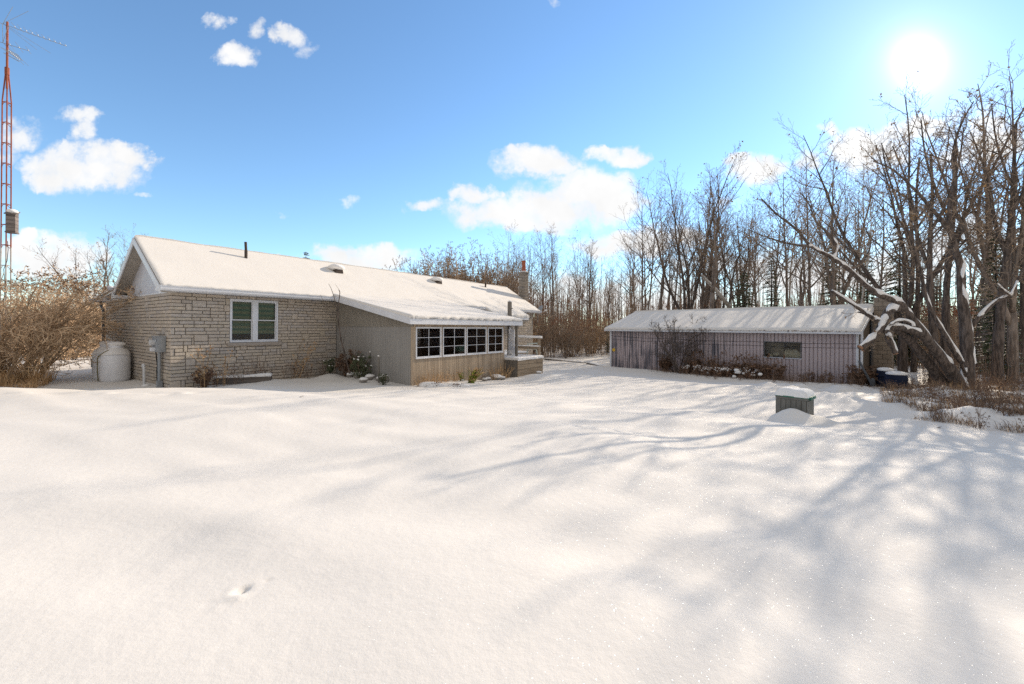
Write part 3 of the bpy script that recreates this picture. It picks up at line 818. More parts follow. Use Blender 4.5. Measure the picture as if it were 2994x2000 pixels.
# snow ridge and frosted twig seen over the ridge
# chimney at the far end
ch = MB()
cx, ct = LEN + .36, 1.0
def stone_stack(b, x0, x1, y0, y1, z0, z1, rng):
    b.box(x0 + .015, x1 - .015, y0 + .015, y1 - .015, z0, z1 - .004, m=1, col=(.1, .1, .1))
    W, D_, H = x1 - x0, y1 - y0, z1 - z0
    stone_wall(b, W, H, z0, lambda u_, z, d: (x0 + u_, y0 + .015 - d, z), rng, gap=.02)
    stone_wall(b, D_, H, z0, lambda u_, z, d: (x0 + .015 - d, y0 + D_ - u_, z), rng, gap=.02)
    stone_wall(b, D_, H, z0, lambda u_, z, d: (x1 - .015 + d, y0 + u_, z), rng, gap=.02)
    stone_wall(b, W, H, z0, lambda u_, z, d: (x1 - u_, y1 - .015 + d, z), rng, gap=.02)
pc = HC + HA * cx + HT * ct
ctop = z_at(1535, 799, pc)
STONE_K[0] = .62; stone_stack(ch, cx - .24, cx + .24, ct - .25, ct + .25, -.6, ctop, rng); STONE_K[0] = 1.0
cho = ch.obj('chimney', [M['brick'], M['mortar']], house)
b = MB(); b.box(cx - .29, cx + .29, ct - .30, ct + .30, ctop, ctop + .07); b.obj('chimney_cap', M['stone'], cho)
b = MB(); b.blob((cx, ct, ctop + .09), (.28, .29, .07), 3, k=14, amp=.04); b.obj('snow_cap', M['softsnow'], cho, smooth=True)
b = MB(); b.tube([(cx, ct, ctop + .05), (cx, ct, ctop + .42)], .135, 14); b.tube([(cx, ct, ctop + .42), (cx, ct, ctop + .44)], .15, 14); b.tube([(cx, ct, ctop + .44), (cx, ct, ctop + .86)], .125, 14)
b.tube([(cx, ct, ctop + .80), (cx, ct, ctop + .87)], .138, 14)
b.obj('flue', M['clay'], cho, auto=True)

# ------------------------------------------------------------------ lean-to sunroom (part of the house)
P0, P1, PT = 5.19, 10.28, -4.5
PF = -4.75
pf = lambda px: s_at(px, HC, HA, PT, HT)
pO = HC + HT * PT
def wz(px, py, s): return z_at(px, py, pO + HA * s)
wx = [(1215, 1289.5), (1293.5, 1361), (1363.5, 1422), (1425.5, 1475.5)]
WS = [(pf(a), pf(c)) for a, c in wx]
WZ1 = 1.745; WZ0 = wz(1215, 1048.5, WS[0][0])
WS[3] = (WS[3][0], min(WS[3][1], P1 - .12))
b = MB()
zt = 1.93
b.box(P0, P1, PT, PT + .09, -.7, WZ0 - .0)                  # below the windows
b.box(P0, P1, PT, PT + .09, WZ1, zt)
edges_ = [P0] + [e for wv in WS for e in wv] + [P1]
for i in range(0, len(edges_), 2):
    b.box(edges_[i], edges_[i + 1], PT, PT + .09, WZ0, WZ1)
b.box(P0 - .012, P0 + .05, PT - .012, PT - .002, -.7, WZ0)     # lit corner board
b.obj('sunroom_front_wall', M['porchfront'], house)
b = MB(); b.box(P0 - .005, P0 + .07, PT + .09, -.03, -.7, 1.765); b.obj('sunroom_side_wall', M['porchside'], house)
b = MB(); b.box(P1 - .07, P1, PT + .09, -.03, -.7, 1.9); b.obj('sunroom_side_wall', M['porchside'], house)
# ribbed upper strip of the side wall
pz = lambda t_: 2.03 + 0.20 * (t_ - PF)                     # top of porch roof deck
b = MB(); n = 62
for i in range(n):
    ta = PT + .0 + (4.47) * i / n; tb = PT + (4.47) * (i + .72) / n; tc_ = PT + 4.47 * (i + 1) / n
    for (a, c, o) in ((ta, tb, -.035), (tb, tc_, .03)):
        b.hexa([(P0 + o, a, 1.75), (P0 + .05, a, 1.75), (P0 + .05, c, 1.75), (P0 + o, c, 1.75), (P0 + o, a, pz(a) - .09), (P0 + .05, a, pz(a) - .09), (P0 + .05, c, pz(c) - .09), (P0 + o, c, pz(c) - .09)])
b.obj('ribbed_side_panel', M['porchrib'], house); b = MB()
b.hexa([(P1 - .05, PT + .09, 1.9), (P1, PT + .09, 1.9), (P1, -.03, 1.9), (P1 - .05, -.03, 1.9), (P1 - .05, PT + .09, pz(PT) - .09), (P1, PT + .09, pz(PT) - .09), (P1, -.03, pz(0) - .1), (P1 - .05, -.03, pz(0) - .1)])
b.obj('ribbed_side_panel', M['porchrib'], house)
# windows
for (a, c) in WS:
    b = MB(); frame_rect(b, a + .002, c - .002, WZ0 + .002, WZ1 - .002, PT - .028, PT + .05, .036)
    b.box(a - .014, c + .014, PT - .04, PT - .006, WZ0 - .018, WZ0 + .004)
    wo_ = b.obj('sunroom_window', M['white'], house)
    b = MB(); ia, ic, iz0, iz1 = a + .038, c - .038, WZ0 + .038, WZ1 - .038
    b.box((ia + ic) / 2 - .008, (ia + ic) / 2 + .008, PT - .012, PT + .012, iz0, iz1)
    for k in (1, 2):
        z_ = iz0 + (iz1 - iz0) * k / 3; b.box(ia, (ia + ic) / 2 - .010, PT - .012, PT + .012, z_ - .008, z_ + .008); b.box((ia + ic) / 2 + .010, ic, PT - .012, PT + .012, z_ - .008, z_ + .008)
    frame_rect(b, ia + .001, ic - .001, iz0 + .001, iz1 - .001, PT - .018, PT + .018, .016)
    b.obj('muntins', M['white'], wo_)
    b = MB(); b.quad([(ia, PT, iz0), (ic, PT, iz0), (ic, PT, iz1), (ia, PT, iz1)]); b.obj('glass_pane', M['glass'], wo_)
# inside of the sunroom
b = MB(); b.box(P0 + .08, P1 - .08, PT + .1, -.06, .12, .15); b.box(P0 + .08, P1 - .08, -.10, -.05, .15, 2.6); b.box(P0 + .08, P0 + .1, PT + .1, -.1, .15, 1.9); b.box(P1 - .1, P1 - .08, PT + .1, -.1, .15, 1.9)
b.box(P0 + .08, P1 - .08, PT + .1, -.1, 1.93, 1.96)
for k in range(7): b.box(P0 + .1, P1 - .1, -.115, -.10, .3 + k * .22, .49 + k * .22)
b.obj('sunroom_interior', M['interior'], house)
b = MB(); b.box(6.2, 7.3, -3.2, -2.6, .15, .6); b.box(6.2, 7.3, -2.599, -2.45, .15, 1.2); b.box(6.2, 6.35, -3.2, -2.6, .6, .8)
b.obj('indoor_sofa', pmat('worn_upholstery', (.16, .10, .08), (.08, .06, .05), 8, .9), house)
b = MB(); b.box(8.0, 8.4, -3.9, -3.5, .15, 1.05); b.obj('indoor_cabinet', M['interior'], house)
b = MB(); b.box(7.72, 8.05, -4.25, -4.0, .8, 1.02); b.obj('patterned_box', pmat('green_white_box', (.5, .55, .5), (.03, .14, .07), 26, .7, lo=.45, hi=.5), house)
# porch roof
PA, PB = 4.88, 11.22
tj = -.30
b = MB(); b.hexa(slab([(PA, PF, pz(PF)), (PB, PF, pz(PF)), (PB, tj, pz(tj)), (PA, tj, pz(tj))], .09)); b.obj('sunroom_roof', M['darkroof'], house)
b = MB()
b.box(PA - .03, PB + .03, PF - .03, PF, pz(PF) - .20, pz(PF) - .012)
for x0 in (PA - .03, PB):
    b.hexa([(x0, PF, pz(PF) - .20), (x0 + .03, PF, pz(PF) - .20), (x0 + .03, tj - .1, pz(tj) - .2), (x0, tj - .1, pz(tj) - .2),
            (x0, PF, pz(PF) + .0), (x0 + .03, PF, pz(PF) + .0), (x0 + .03, tj - .1, pz(tj)), (x0, tj - .1, pz(tj))])
b.box(PA, PB, PF, PT - .0, pz(PF) - .125, pz(PF) - .10)
b.obj('sunroom_fascia', M['white'], house)
b = MB()                                     # corrugated metal edge showing under the snow
for i in range(80):
    x = PA + (PB - PA) * i / 80
    b.box(x + .0, x + .05, PF - .045, PF + .03, pz(PF) - .011, pz(PF) + .012)
b.obj('roof_edge_metal', M['bluegrey'], house)
sp_ = snow_slab('roof_snow', [(PA - .02, PF - .045, pz(PF) + .008), (PB + .02, PF - .045, pz(PF) + .008), (PB + .02, tj + .28, pz(tj + .28)), (PA - .02, tj + .28, pz(tj + .28))], .09, house, edges=(1, 1, 1, 0), nz=.01, rad=.12, step=.1, seed=21)
# satellite dish on the far gable wall
pd = HC + HA * (LEN + .5) + HT * (-.1)
dish = MB()
V = []; rr = .33; K = 18
for i in range(5):
    for j in range(K):
        a = 2 * math.pi * j / K; r = rr * i / 4
        V.append((r * math.cos(a), -.10 + .10 * (i / 4) ** 2, r * math.sin(a) * 1.08))
fs = [(i * K + j, i * K + (j + 1) % K, (i + 1) * K + (j + 1) % K, (i + 1) * K + j) for i in range(4) for j in range(K)]
dz = 3.0
Rd = Matrix.Rotation(math.radians(-64), 3, 'Z') @ Matrix.Rotation(math.radians(-28), 3, 'X')
root = empty('satellite_dish', (float(pd[0]), float(pd[1]), 2.55), 0)
tag(root, 'small grey satellite dish with snowy arm at the bungalow end by the chimney', 'satellite dish')
V = [tuple(Rd @ Vector(v_) + Vector((.12, 0, .42))) for v_ in V]
dish.add(V, fs); dish.add([tuple(Vector(v_) + Vector((.0, .01, 0))) for v_ in V], [f[::-1] for f in fs]); dish.obj('reflector', M['greymetal'], root, smooth=True)
b = MB(); b.tube([(0, 0, -.5), (0, 0, .1), (.12, 0, .40)], .022, 8); b.obj('mount', M['greymetal'], root)
b = MB(); b.tube([(.12, 0, .2), (.45, -.32, .30)], .014, 6); b.tube([(.42, -.3, .29), (.50, -.36, .36)], .035, 8); b.blob((.47, -.34, .38), (.06, .06, .035), 2); b.obj('receiver_arm', M['softsnow'], root)
# ------------------------------------------------------------------ workshop shed
RZ_S = math.atan2(SA[1], SA[0])
shed = empty('workshop_shed', (SO[0], SO[1], 0), RZ_S)
tag(shed, 'long low shed of mauve grey ribbed metal under a snow covered roof', 'shed')
SL, SD = 11.4, 6.0
ZG, ZE = -.85, 1.66
RH = 1.04
b = MB()
def ribbed(b, x0, x1, z0, z1, y=0.0, pitch=.142, flip=False):
    xs = []; ys = []
    n = int(round((x1 - x0) / pitch)); p = (x1 - x0) / n
    for i in range(n):
        for fx, fy in ((0, .012), (.14, -.030), (.42, -.031), (.60, -.031), (.80, -.030), (.93, .012)):
            xs.append(x0 + (i + fx) * p); ys.append(y + fy)
    xs.append(x1); ys.append(y)
    k = len(xs)
    V = [(xs[i], ys[i], z0) for i in range(k)] + [(xs[i], ys[i], z1) for i in range(k)]
    b.add(V, [(i, i + 1, k + i + 1, k + i) for i in range(k - 1)])
fs_ = lambda px: s_at(px, SO, SA)
q0, q1 = fs_(2238), fs_(2343)
qz1 = z_at(2240, 997.5, sw(q0, 0)); qz0 = z_at(2240, 1044, sw(q0, 0))
nA = int(round(q0 / .142)); nB_ = int(round(q1 / .142))
xa, xb = nA * .142, nB_ * .142
SLn = round(SL / .142) * .142
ribbed(b, 0, xa, ZG, ZE); ribbed(b, xb, SLn, ZG, ZE); ribbed(b, xa, xb, ZG, qz0); ribbed(b, xa, xb, qz1, ZE)
b.obj('ribbed_wall', M['shed'], shed)
b = MB(); b.box(.0, SLn, .02, .08, ZG, qz0 - .05, 0); b.box(0, xa - .03, .02, .08, qz0 - .05, qz1 + .05); b.box(xb + .03, SLn, .02, .08, qz0 - .05, qz1 + .05); b.box(0, SLn, .02, .08, qz1 + .05, ZE)
b.box(0, .06, .08, SD, ZG, ZE)
b.box(0.06, SLn - .06, SD - .06, SD, ZG, ZE)
b.box(SLn - .06, SLn, .081, SD, ZG, ZE)
for x0, x1 in ((0, .06), (SLn - .06, SLn)):
    V = [(x0, 0.02, ZE), (x0, SD, ZE), (x0, SD / 2, ZE + RH - .06)]
    b.add(V + [(x1, y, z) for _, y, z in V], [(0, 1, 2), (5, 4, 3), (0, 3, 4, 1), (1, 4, 5, 2), (2, 5, 3, 0)])
b.obj('board_wall', M['shedboard'], shed)
# window with plain pale frame
b = MB(); frame_rect(b, xa, xb, qz0, qz1, -.04, .07, .03); wsh = b.obj('window', pmat('dark_window_frame', (.10, .10, .11), (.2, .2, .21), 10, .6), shed)
b = MB(); b.box(xa - .02, xb + .02, -.055, -.0, qz0 - .02, qz0 + .014); b.obj('sill', M['vinyl'], wsh)
b = MB(); b.quad([(xa + .03, .0, qz0 + .03), (xb - .03, .0, qz0 + .03), (xb - .03, .0, qz1 - .03), (xa + .03, .0, qz1 - .03)]); b.obj('glass_pane', M['glass'], wsh)
b = MB(); b.box(xa - .2, xb + .2, .9, .95, qz0 - .3, qz1 + .1); b.box(xa + .02, xa + .7, .25, .28, qz0, qz1 + .05); b.obj('curtain', pmat('dusty_sheeting', (.20, .17, .12), (.07, .07, .06), 1.4, .9), wsh)
# insulation batts heaped behind the pane
b = MB()
for k in range(7):
    b.blob((xa + .25 + k * (xb - xa - .3) / 7, .42, qz0 + .10 + .06 * math.sin(k * 1.7)), (.26, .2, .24), k, k=9)
b.obj('heaped_sheets', pmat('dusty_plastic', (.62, .56, .40), (.4, .36, .26), 4, .8), wsh)
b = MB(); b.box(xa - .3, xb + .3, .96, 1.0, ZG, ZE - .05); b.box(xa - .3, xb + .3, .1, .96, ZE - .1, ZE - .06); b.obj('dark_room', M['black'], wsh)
# trims
b = MB(); b.box(-.06, .055, -.045, -.032, ZG, ZE); b.box(-.06, -.001, -.032, .05, ZG, ZE); b.obj('corner_trim', M['white'], shed)
b = MB(); b.box(SLn - .05, SLn + .02, -.048, -.033, ZG, ZE); b.box(SLn + .001, SLn + .02, -.033, .10, ZG, ZE); b.obj('corner_trim', M['white'], shed)
b = MB(); b.tube([(SLn + .14, -.16, ZE - .02), (SLn + .14, -.12, ZE - .2), (SLn + .13, -.08, ZE - .4), (SLn + .13, -.08, ZG)], .04, 8); b.obj('downspout', M['white'], shed)
# wires fixed to the wall
b = MB()
for dz0, dz1 in ((1.28, 1.19), (1.10, 1.02)):
    b.tube([(SLn * k / 24, -.05 - .0 * k, dz0 + (dz1 - dz0) * k / 24 - .06 * math.sin(math.pi * k / 24) - .03 * math.sin(math.pi * (k % 8) / 8)) for k in range(25)], .0055, 4)
b.obj('wall_wire', M['blackrub'], shed)
p = sw(fs_(1796), -.03); zz = z_at(1796, 1023, p)
b = MB(); c_ = fs_(1796)
V = [(c_ + .10 * math.cos(a), -.042, zz + .10 * math.sin(a)) for a in np.linspace(0, 2 * math.pi, 20, endpoint=False)]
V += [(x, -.034, z) for x, y, z in V]
b.add(V, [tuple(range(20)), tuple(range(20, 40))[::-1]] + [(i, 20 + i, 20 + (i + 1) % 20, (i + 1) % 20) for i in range(20)])
b.obj('yellow_reflector', M['yellow'], shed)
# roof
X0, X1 = -.26, SLn + .13
EV = -.30
rz_ = lambda y: ZE + .02 + RH * (y - EV) / (SD / 2 - EV)
b = MB()
b.hexa(slab([(X0, EV, rz_(EV)), (X1, EV, rz_(EV)), (X1, SD / 2, rz_(SD / 2)), (X0, SD / 2, rz_(SD / 2))], .07))
b.hexa(slab([(X0, SD / 2, rz_(SD / 2) - .001), (X1, SD / 2, rz_(SD / 2) - .001), (X1, SD - EV, rz_(EV)), (X0, SD - EV, rz_(EV))], .07))
b.obj('roof', M['darkroof'], shed)
b = MB(); b.box(X0, X1, EV - .025, EV, ZE - .09, rz_(EV) - .01)
for xx in (X0 - .02, X1):
    for (ya, yb) in ((EV, SD / 2), (SD / 2, SD - EV)):
        za = rz_(ya) if ya < SD / 2 + .01 else 0
        f = lambda y: rz_(y) if y <= SD / 2 else rz_(SD - y)
        b.hexa([(xx, ya, f(ya) - .14), (xx + .02, ya, f(ya) - .14), (xx + .02, yb, f(yb) - .14), (xx, yb, f(yb) - .14), (xx, ya, f(ya) + .01), (xx + .02, ya, f(ya) + .01), (xx + .02, yb, f(yb) + .01), (xx, yb, f(yb) + .01)])
b.obj('fascia', M['white'], shed)
snow_slab('roof_snow', [(X0, EV - .05, rz_(EV)), (X1, EV - .05, rz_(EV)), (X1, SD / 2 + .02, rz_(SD / 2) + .01), (X0, SD / 2 + .02, rz_(SD / 2) + .01)], .105, shed, edges=(1, 1, 1, 0), rad=.22, seed=33, nz=.008)
snow_slab('roof_snow', [(X0, SD - EV, rz_(EV)), (X1, SD - EV, rz_(EV)), (X1, SD / 2, rz_(SD / 2) + .02), (X0, SD / 2, rz_(SD / 2) + .02)], .14, shed, edges=(1, 1, 1, 0), step=.3, seed=35)
# leaf litter along the gutter
rng = random.Random(3)
b = MB()
for i in range(420):
    x = rng.uniform(3.5, SLn); y = EV - .03 - rng.random() * .03; z = rz_(EV) - .02 + rng.random() * .03
    s_ = rng.uniform(.008, .022); a = rng.random() * 6.28
    d1 = A3([math.cos(a), 0.2, math.sin(a)]) * s_; d2 = A3([-math.sin(a), .3, math.cos(a)]) * s_ * .6
    c = A3([x, y, z]); b.quad([c - d1 - d2, c + d1 - d2, c + d1 + d2, c - d1 + d2])
lo_ = b.obj('leaf_litter', M['deadleaf'], shed); lo_['kind'] = 'stuff'
# block chimney on the end wall
rng = random.Random(8)
ch = MB()
def blocks(b, x0, x1, y0, y1, z0, z1, rows=.19):
    b.box(x0 + .012, x1 - .012, y0 + .012, y1 - .012, z0, z1 - .01, m=1, col=(.1,) * 3)
    z = z0; r = 0
    while z < z1 - .05:
        zt_ = min(z + rows, z1)
        off = 0 if r % 2 else .5
        for (ax_, a0, a1) in (('x', x0, x1), ('y', y0, y1)):
            n = 2; L = (a1 - a0) / n
            cuts = [a0] + [a0 + L * (k + off) for k in range(0 if off else 1, n)] + [a1]
            for i in range(len(cuts) - 1):
                k = rng.uniform(.8, 1.1); col = (.34 * k, .28 * k, .22 * k)
                if ax_ == 'x':
                    b.box(cuts[i] + .006, cuts[i + 1] - .006, y0, y0 + .011, z + .006, zt_ - .006, col=col); b.box(cuts[i] + .006, cuts[i + 1] - .006, y1 - .011, y1, z + .006, zt_ - .006, col=col)
                else:
                    b.box(x0, x0 + .011, cuts[i] + .006, cuts[i + 1] - .006, z + .006, zt_ - .006, col=col); b.box(x1 - .011, x1, cuts[i] + .006, cuts[i + 1] - .006, z + .006, zt_ - .006, col=col)
        z += rows; r += 1
blocks(ch, SLn + .14, SLn + .74, 2.95, 3.6, ZG, rz_(SD / 2) + .42)
cs = ch.obj('block_chimney', [M['brick'], M['mortar']], shed)
b = MB(); b.blob((SLn + .44, 3.27, rz_(SD / 2) + .44), (.31, .32, .06), 5, k=12, amp=.05); b.obj('snow_cap', M['softsnow'], cs, smooth=True)

# ------------------------------------------------------------------ deck beside the sunroom
def hobj(name, label, cat, s, t_, z=None, rz=0, group=None):
    xy = HC + HA * s + HT * t_
    o = empty(name, (float(xy[0]), float(xy[1]), gz(*xy) if z is None else z), RZ_H + rz)
    return tag(o, label, cat, group)
deck = empty('wooden_deck', (HC[0], HC[1], 0), RZ_H)
tag(deck, 'small weathered wooden deck with snowy railing and lattice at the right end of the sunroom', 'deck')
DZ = .36; DF = -5.17; DS = 12.32
b = MB()
for k in range(4):
    b.box(P1 + .02, DS, DF - .03, DF, DZ - .198 - k * .20, DZ - k * .20 - .01)
b.obj('front_planks', M['deckwood'], deck)
b = MB()
for k in range(5):
    b.box(P1 + .01, P1 + .04, DF + .0 + k * .135, DF + .128 + k * .135, -.7, DZ - .01)
b.obj('side_boards', M['postwood'], deck); b = MB()
for k in range(28):
    b.box(DS - .0, DS + .03, DF + k * .135, DF + .128 + k * .135, -.7, DZ - .01)
b.obj('side_boards', M['postwood'], deck)
b = MB(); b.box(P1 + .04, DS - .01, DF + .0, -.05, DZ - .05, DZ); b.box(DS, 15.0, -2.6, -.05, DZ - .05, DZ); b.box(DS + .03, 15.0, -2.6, -2.57, -.7, DZ - .051); b.obj('deck_boards', M['deckwood'], deck)
snow_slab('deck_snow', [(P1 + .03, DF - .05, DZ), (DS + .04, DF - .05, DZ), (DS + .04, -.1, DZ), (P1 + .03, -.1, DZ)], .115, deck, mat='softsnow', edges=(1, 1, 1, 1), rad=.12, step=.07, seed=50, nz=.015)
snow_slab('deck_snow', [(DS + .03, -2.6, DZ), (15.0, -2.6, DZ), (15.0, -.1, DZ), (DS + .03, -.1, DZ)], .10, deck, mat='softsnow', edges=(1, 1, 1, 1), rad=.12, step=.1, seed=51)
# posts
def post(s, t_, z0, z1, w=.10, name='post', snow=True, parent=deck, mat='postwood'):
    b = MB(); b.box(s - w / 2, s + w / 2, t_ - w / 2, t_ + w / 2, z0, z1); o = b.obj(name, M[mat], parent)
    if snow:
        b = MB(); b.blob((s, t_, z1 + .01), (w * .58, w * .58, .05), 3, k=10, amp=.05); b.obj('snow_cap', M['softsnow'], o, smooth=True)
    return o
RS = DS - .06
t1 = -5.02; t2 = -3.72
post(RS, t1, DZ, 1.24, .10, snow=False, mat='deckwood'); post(RS, t2, DZ, 1.24, .10, snow=False)
b = MB(); b.box(RS - .07, RS + .07, t1 - .12, t2 + .12, 1.24, 1.28); b.obj('top_rail', M['deckwood'], deck)
b = MB(); b.box(RS - .08, RS - .052, t1 - .06, t2 + .06, .74, .89); b.obj('mid_rail', M['deckwood'], deck)
snow_slab('rail_snow', [(RS - .08, t1 - .14, 1.28), (RS + .08, t1 - .14, 1.28), (RS + .08, t2 + .14, 1.28), (RS - .08, t2 + .14, 1.28)], .09, deck, mat='softsnow', rad=.07, step=.05, over=.02, seed=52)
snow_slab('rail_snow', [(RS - .082, t1 - .06, .89), (RS - .05, t1 - .06, .89), (RS - .05, t2 + .06, .89), (RS - .082, t2 + .06, .89)], .03, deck, mat='softsnow', rad=.03, step=.05, over=.004, seed=53)
# rear railing of the upper deck
# tall capped post rising beside the sunroom roof
sp1 = s_at(1485.5, HC, HA, -3.9, HT); xy = hw(sp1, -3.9)
post(PB + .11, -4.0, DZ, 2.93, .14)
post(11.10, -4.56, DZ, 1.9, .09, snow=False)
b = MB(); b.box(PB + .17, PB + .20, -4.12, -3.88, 2.60, 2.64); b.obj('bracket', M['greymetal'], deck)
# lattice
b = MB(); la, lb = P1 + .75, P1 + .95
for k in range(26):
    for sg in (1, -1):
        z0 = DZ + .02 + k * .045; 
        ya, yb = -4.34, -4.08
        za, zb_ = (z0, z0 + .25) if sg > 0 else (z0 + .25, z0)
        b.beam((PB - .02 + .012 * sg, ya, za), (PB - .02 + .012 * sg, yb, zb_), .012, .024, up=(1, 0, 0))
b.box(PB - .05, PB + .02, -4.36, -4.34, DZ, 1.66); b.box(PB - .05, PB + .02, -4.08, -4.06, DZ, 1.66)
b.obj('lattice_panel', M['white'], deck)

# resin garden chair
def resin_chair():
    c = hobj('garden_chair', 'pale plastic garden chair with snow on its seat on the deck behind the railing', 'chair', RS + .75, -4.15, .30, math.radians(215))
    b = MB(); b.add(*((lambda V: (V, [(0,3,2,1),(4,5,6,7),(0,1,5,4),(1,2,6,5),(2,3,7,6),(3,0,4,7)]))([(-.23,-.24,.40),(.23,-.24,.40),(.21,.22,.37),(-.21,.22,.37),(-.23,-.24,.43),(.23,-.24,.43),(.21,.22,.40),(-.21,.22,.40)]))); b.obj('seat', M['chair'], c)
    for sx_, sy_ in ((-1, -1), (1, -1), (-1, 1), (1, 1)):
        b = MB(); b.tube([(sx_ * .21, sy_ * .20, .40), (sx_ * .26, sy_ * .28, 0)], [.026, .02], 6); b.obj('leg', M['chair'], c)
    b = MB()
    for k in range(5): b.beam((-.18 + k * .09, .22, .42), (-.20 + k * .10, .36, .86), .05, .012, up=(0, 1, 0))
    b.tube([(-.23, .22, .40), (-.25, .33, .78), (-.15, .375, .90), (0, .38, .92), (.15, .375, .90), (.25, .33, .78), (.23, .22, .40)], .018, 6); b.obj('backrest', M['chair'], c)
    for sx_ in (-1, 1):
        b = MB(); b.tube([(sx_ * .25, .31, .68), (sx_ * .28, .05, .66), (sx_ * .28, -.22, .63), (sx_ * .25, -.24, .42)], .022, 6); b.obj('armrest', M['chair'], c)
    b = MB(); b.blob((0, 0, .46), (.22, .22, .07), 4, k=12, amp=.06); b.obj('seat_snow', M['softsnow'], c, smooth=True)
    return c
resin_chair()

# ------------------------------------------------------------------ propane tanks
def tank(s, t_, label, hose):
    o = hobj('propane_tank', label, 'gas tank', s, t_, None, 0, 'propane tanks at the gable wall')
    o.location.z -= .02
    R_ = .385
    b = MB(); b.lathe([(.30, 0), (.33, .02), (R_ - .03, .05), (R_, .12), (R_, .80), (R_ - .02, .90), (R_ - .07, .98), (R_ - .16, 1.05), (.10, 1.09)], (0, 0, 0), 40); b.obj('shell', M['tank'], o, auto=True)
    b = MB(); b.tube([(0, 0, 1.02), (0, 0, 1.06), (0, 0, 1.22), (0, 0, 1.28), (0, 0, 1.32)], [.20, .20, .20, .17, .10], 28); b.obj('dome', M['tank'], o, auto=True)
    b = MB(); b.blob((0.02, 0, 1.27), (.24, .24, .085), 4, k=20, amp=.04); 
    V = []; K = 28
    rings = [(.195, 1.115), (.26, 1.085), (.325, 1.03), (.36, .975), (.378, .92)]
    for r, z in rings:
        for j in range(K):
            a = 2 * math.pi * j / K; V.append((r * math.cos(a), r * math.sin(a), z + .035 * (1 - (r - .195) / .185) + .012 * math.sin(3 * a + z * 7)))
    b.add(V, [(i * K + j, (i + 1) * K + j, (i + 1) * K + (j + 1) % K, i * K + (j + 1) % K) for i in range(len(rings) - 1) for j in range(K)])
    b.obj('snow_cap', M['softsnow'], o, smooth=True)
    for k in range(3):
        a = math.radians(200 + k * 22); b = MB(); b.tube([(.2 * math.cos(a), .2 * math.sin(a), 1.13), (.235 * math.cos(a), .235 * math.sin(a), 1.13)], .012, 6)
    b.obj('dome_latch', M['blackrub'], o)
    if hose:
        pts = [(-.13, -.20, 1.11), (-.24, -.20, 1.06), (-.33, -.14, .99), (-.40, -.02, .90), (-.425, .06, .80), (-.42, .11, .5), (-.40, .13, .2), (-.39, .12, .0)]
        pts = [(x, y, z) for x, y, z in pts]
        b = MB(); b.tube(pts, .014, 6); b.obj('hose', M['hose'], o, smooth=True)
    else:
        b = MB(); b.box(-.398, -.385, -.04, .10, .45, .75); b.obj('label_plate', M['greymetal'], o)
    return o
tank(-.47, 3.93, 'snow dusted white propane tank with an olive hose down its side', True)
tank(-.50, 4.90, 'snow dusted white propane tank half hidden behind the one with the hose', False)

# ------------------------------------------------------------------ electricity meter, vent pipe, rocks at the gable corner
tm = (lambda px: ((px - 1497) / F * HC[1] - HC[0]) / (HT[0] - (px - 1497) / F * HT[1]))
t_a, t_b = tm(489), tm(469)
m_ = hobj('electricity_meter', 'grey electricity meter cabinet with glass meter and conduits down the stone gable wall', 'electric meter', -.03, (t_a + t_b) / 2, 0)
wd = abs(t_b - t_a) / 2
zt_, zb_ = CAMZ - (984 - 950) / F * 12.3, CAMZ - (1028 - 950) / F * 12.3
b = MB(); b.box(-.17, -.0, -wd - .0, wd - .02, zb_, zt_); b.box(-.19, .0, -wd - .01, wd - .01, zt_, zt_ + .02); b.obj('cabinet', M['greymetal'], m_)
b = MB(); b.tube([(-.17, .02 + wd * .3, (zt_ + zb_) / 2 + .05), (-.27, .02 + wd * .3, (zt_ + zb_) / 2 + .05)], .085, 16); b.obj('glass_meter', M['pvc'], m_, auto=True)
b = MB(); b.box(-.26, -.17, wd * .2 - .07, wd * .2 + .09, zb_ + .02, zb_ + .13); b.obj('terminal_cover', M['white'], m_)
b = MB(); b.box(-.195, -.19, .2 - wd, .24 - wd, zt_ - .14, zt_ - .08); b.obj('notice_plate', M['white'], m_)
for (yy, r_) in ((-.045, .034), (.045, .026)):
    b = MB(); b.tube([(-.08, yy - .02, zb_), (-.08, yy - .02, -.3)], r_, 10); b.obj('conduit', M['greymetal'], m_)
b = MB(); b.box(-.14, -.02, -.13, .0, -.16, .08); b.obj('junction_box', M['greymetal'], m_)
b = MB(); b.tube([(-.12, .13, zb_), (-.1, .15, zb_ - .2), (-.08, .14, zb_ - .42), (-.1, .11, zb_ - .55), (-.1, .1, zb_ - .62), (-.08, .10, -.3)], .016, 6); b.obj('cable', M['blackrub'], m_, smooth=True)
if True:
    tp = tm(458)
    v_ = hobj('vent_pipe', 'white plastic vent pipe with a gooseneck top by the foot of the gable wall', 'pipe', -.28, tp + .05, 0)
    z1 = .50
    b = MB(); b.tube([(0, .16, z1 - .12), (0, .16, z1 - .03), (0, .13, z1 + .02), (0, .08, z1 + .035), (0, .02, z1), (0, .0, z1 - .06), (0, 0, z1 - .35), (0, -.01, z1 - .52), (0, -.06, z1 - .60), (0, -.16, z1 - .67), (0, -.3, z1 - .72)], .036, 10); b.obj('pipe_run', M['pvc'], v_, smooth=True)
    b = MB(); b.blob((0, -.22, z1 - .60), (.1, .14, .06), 2); b.obj('snow_cap', M['softsnow'], v_, smooth=True)

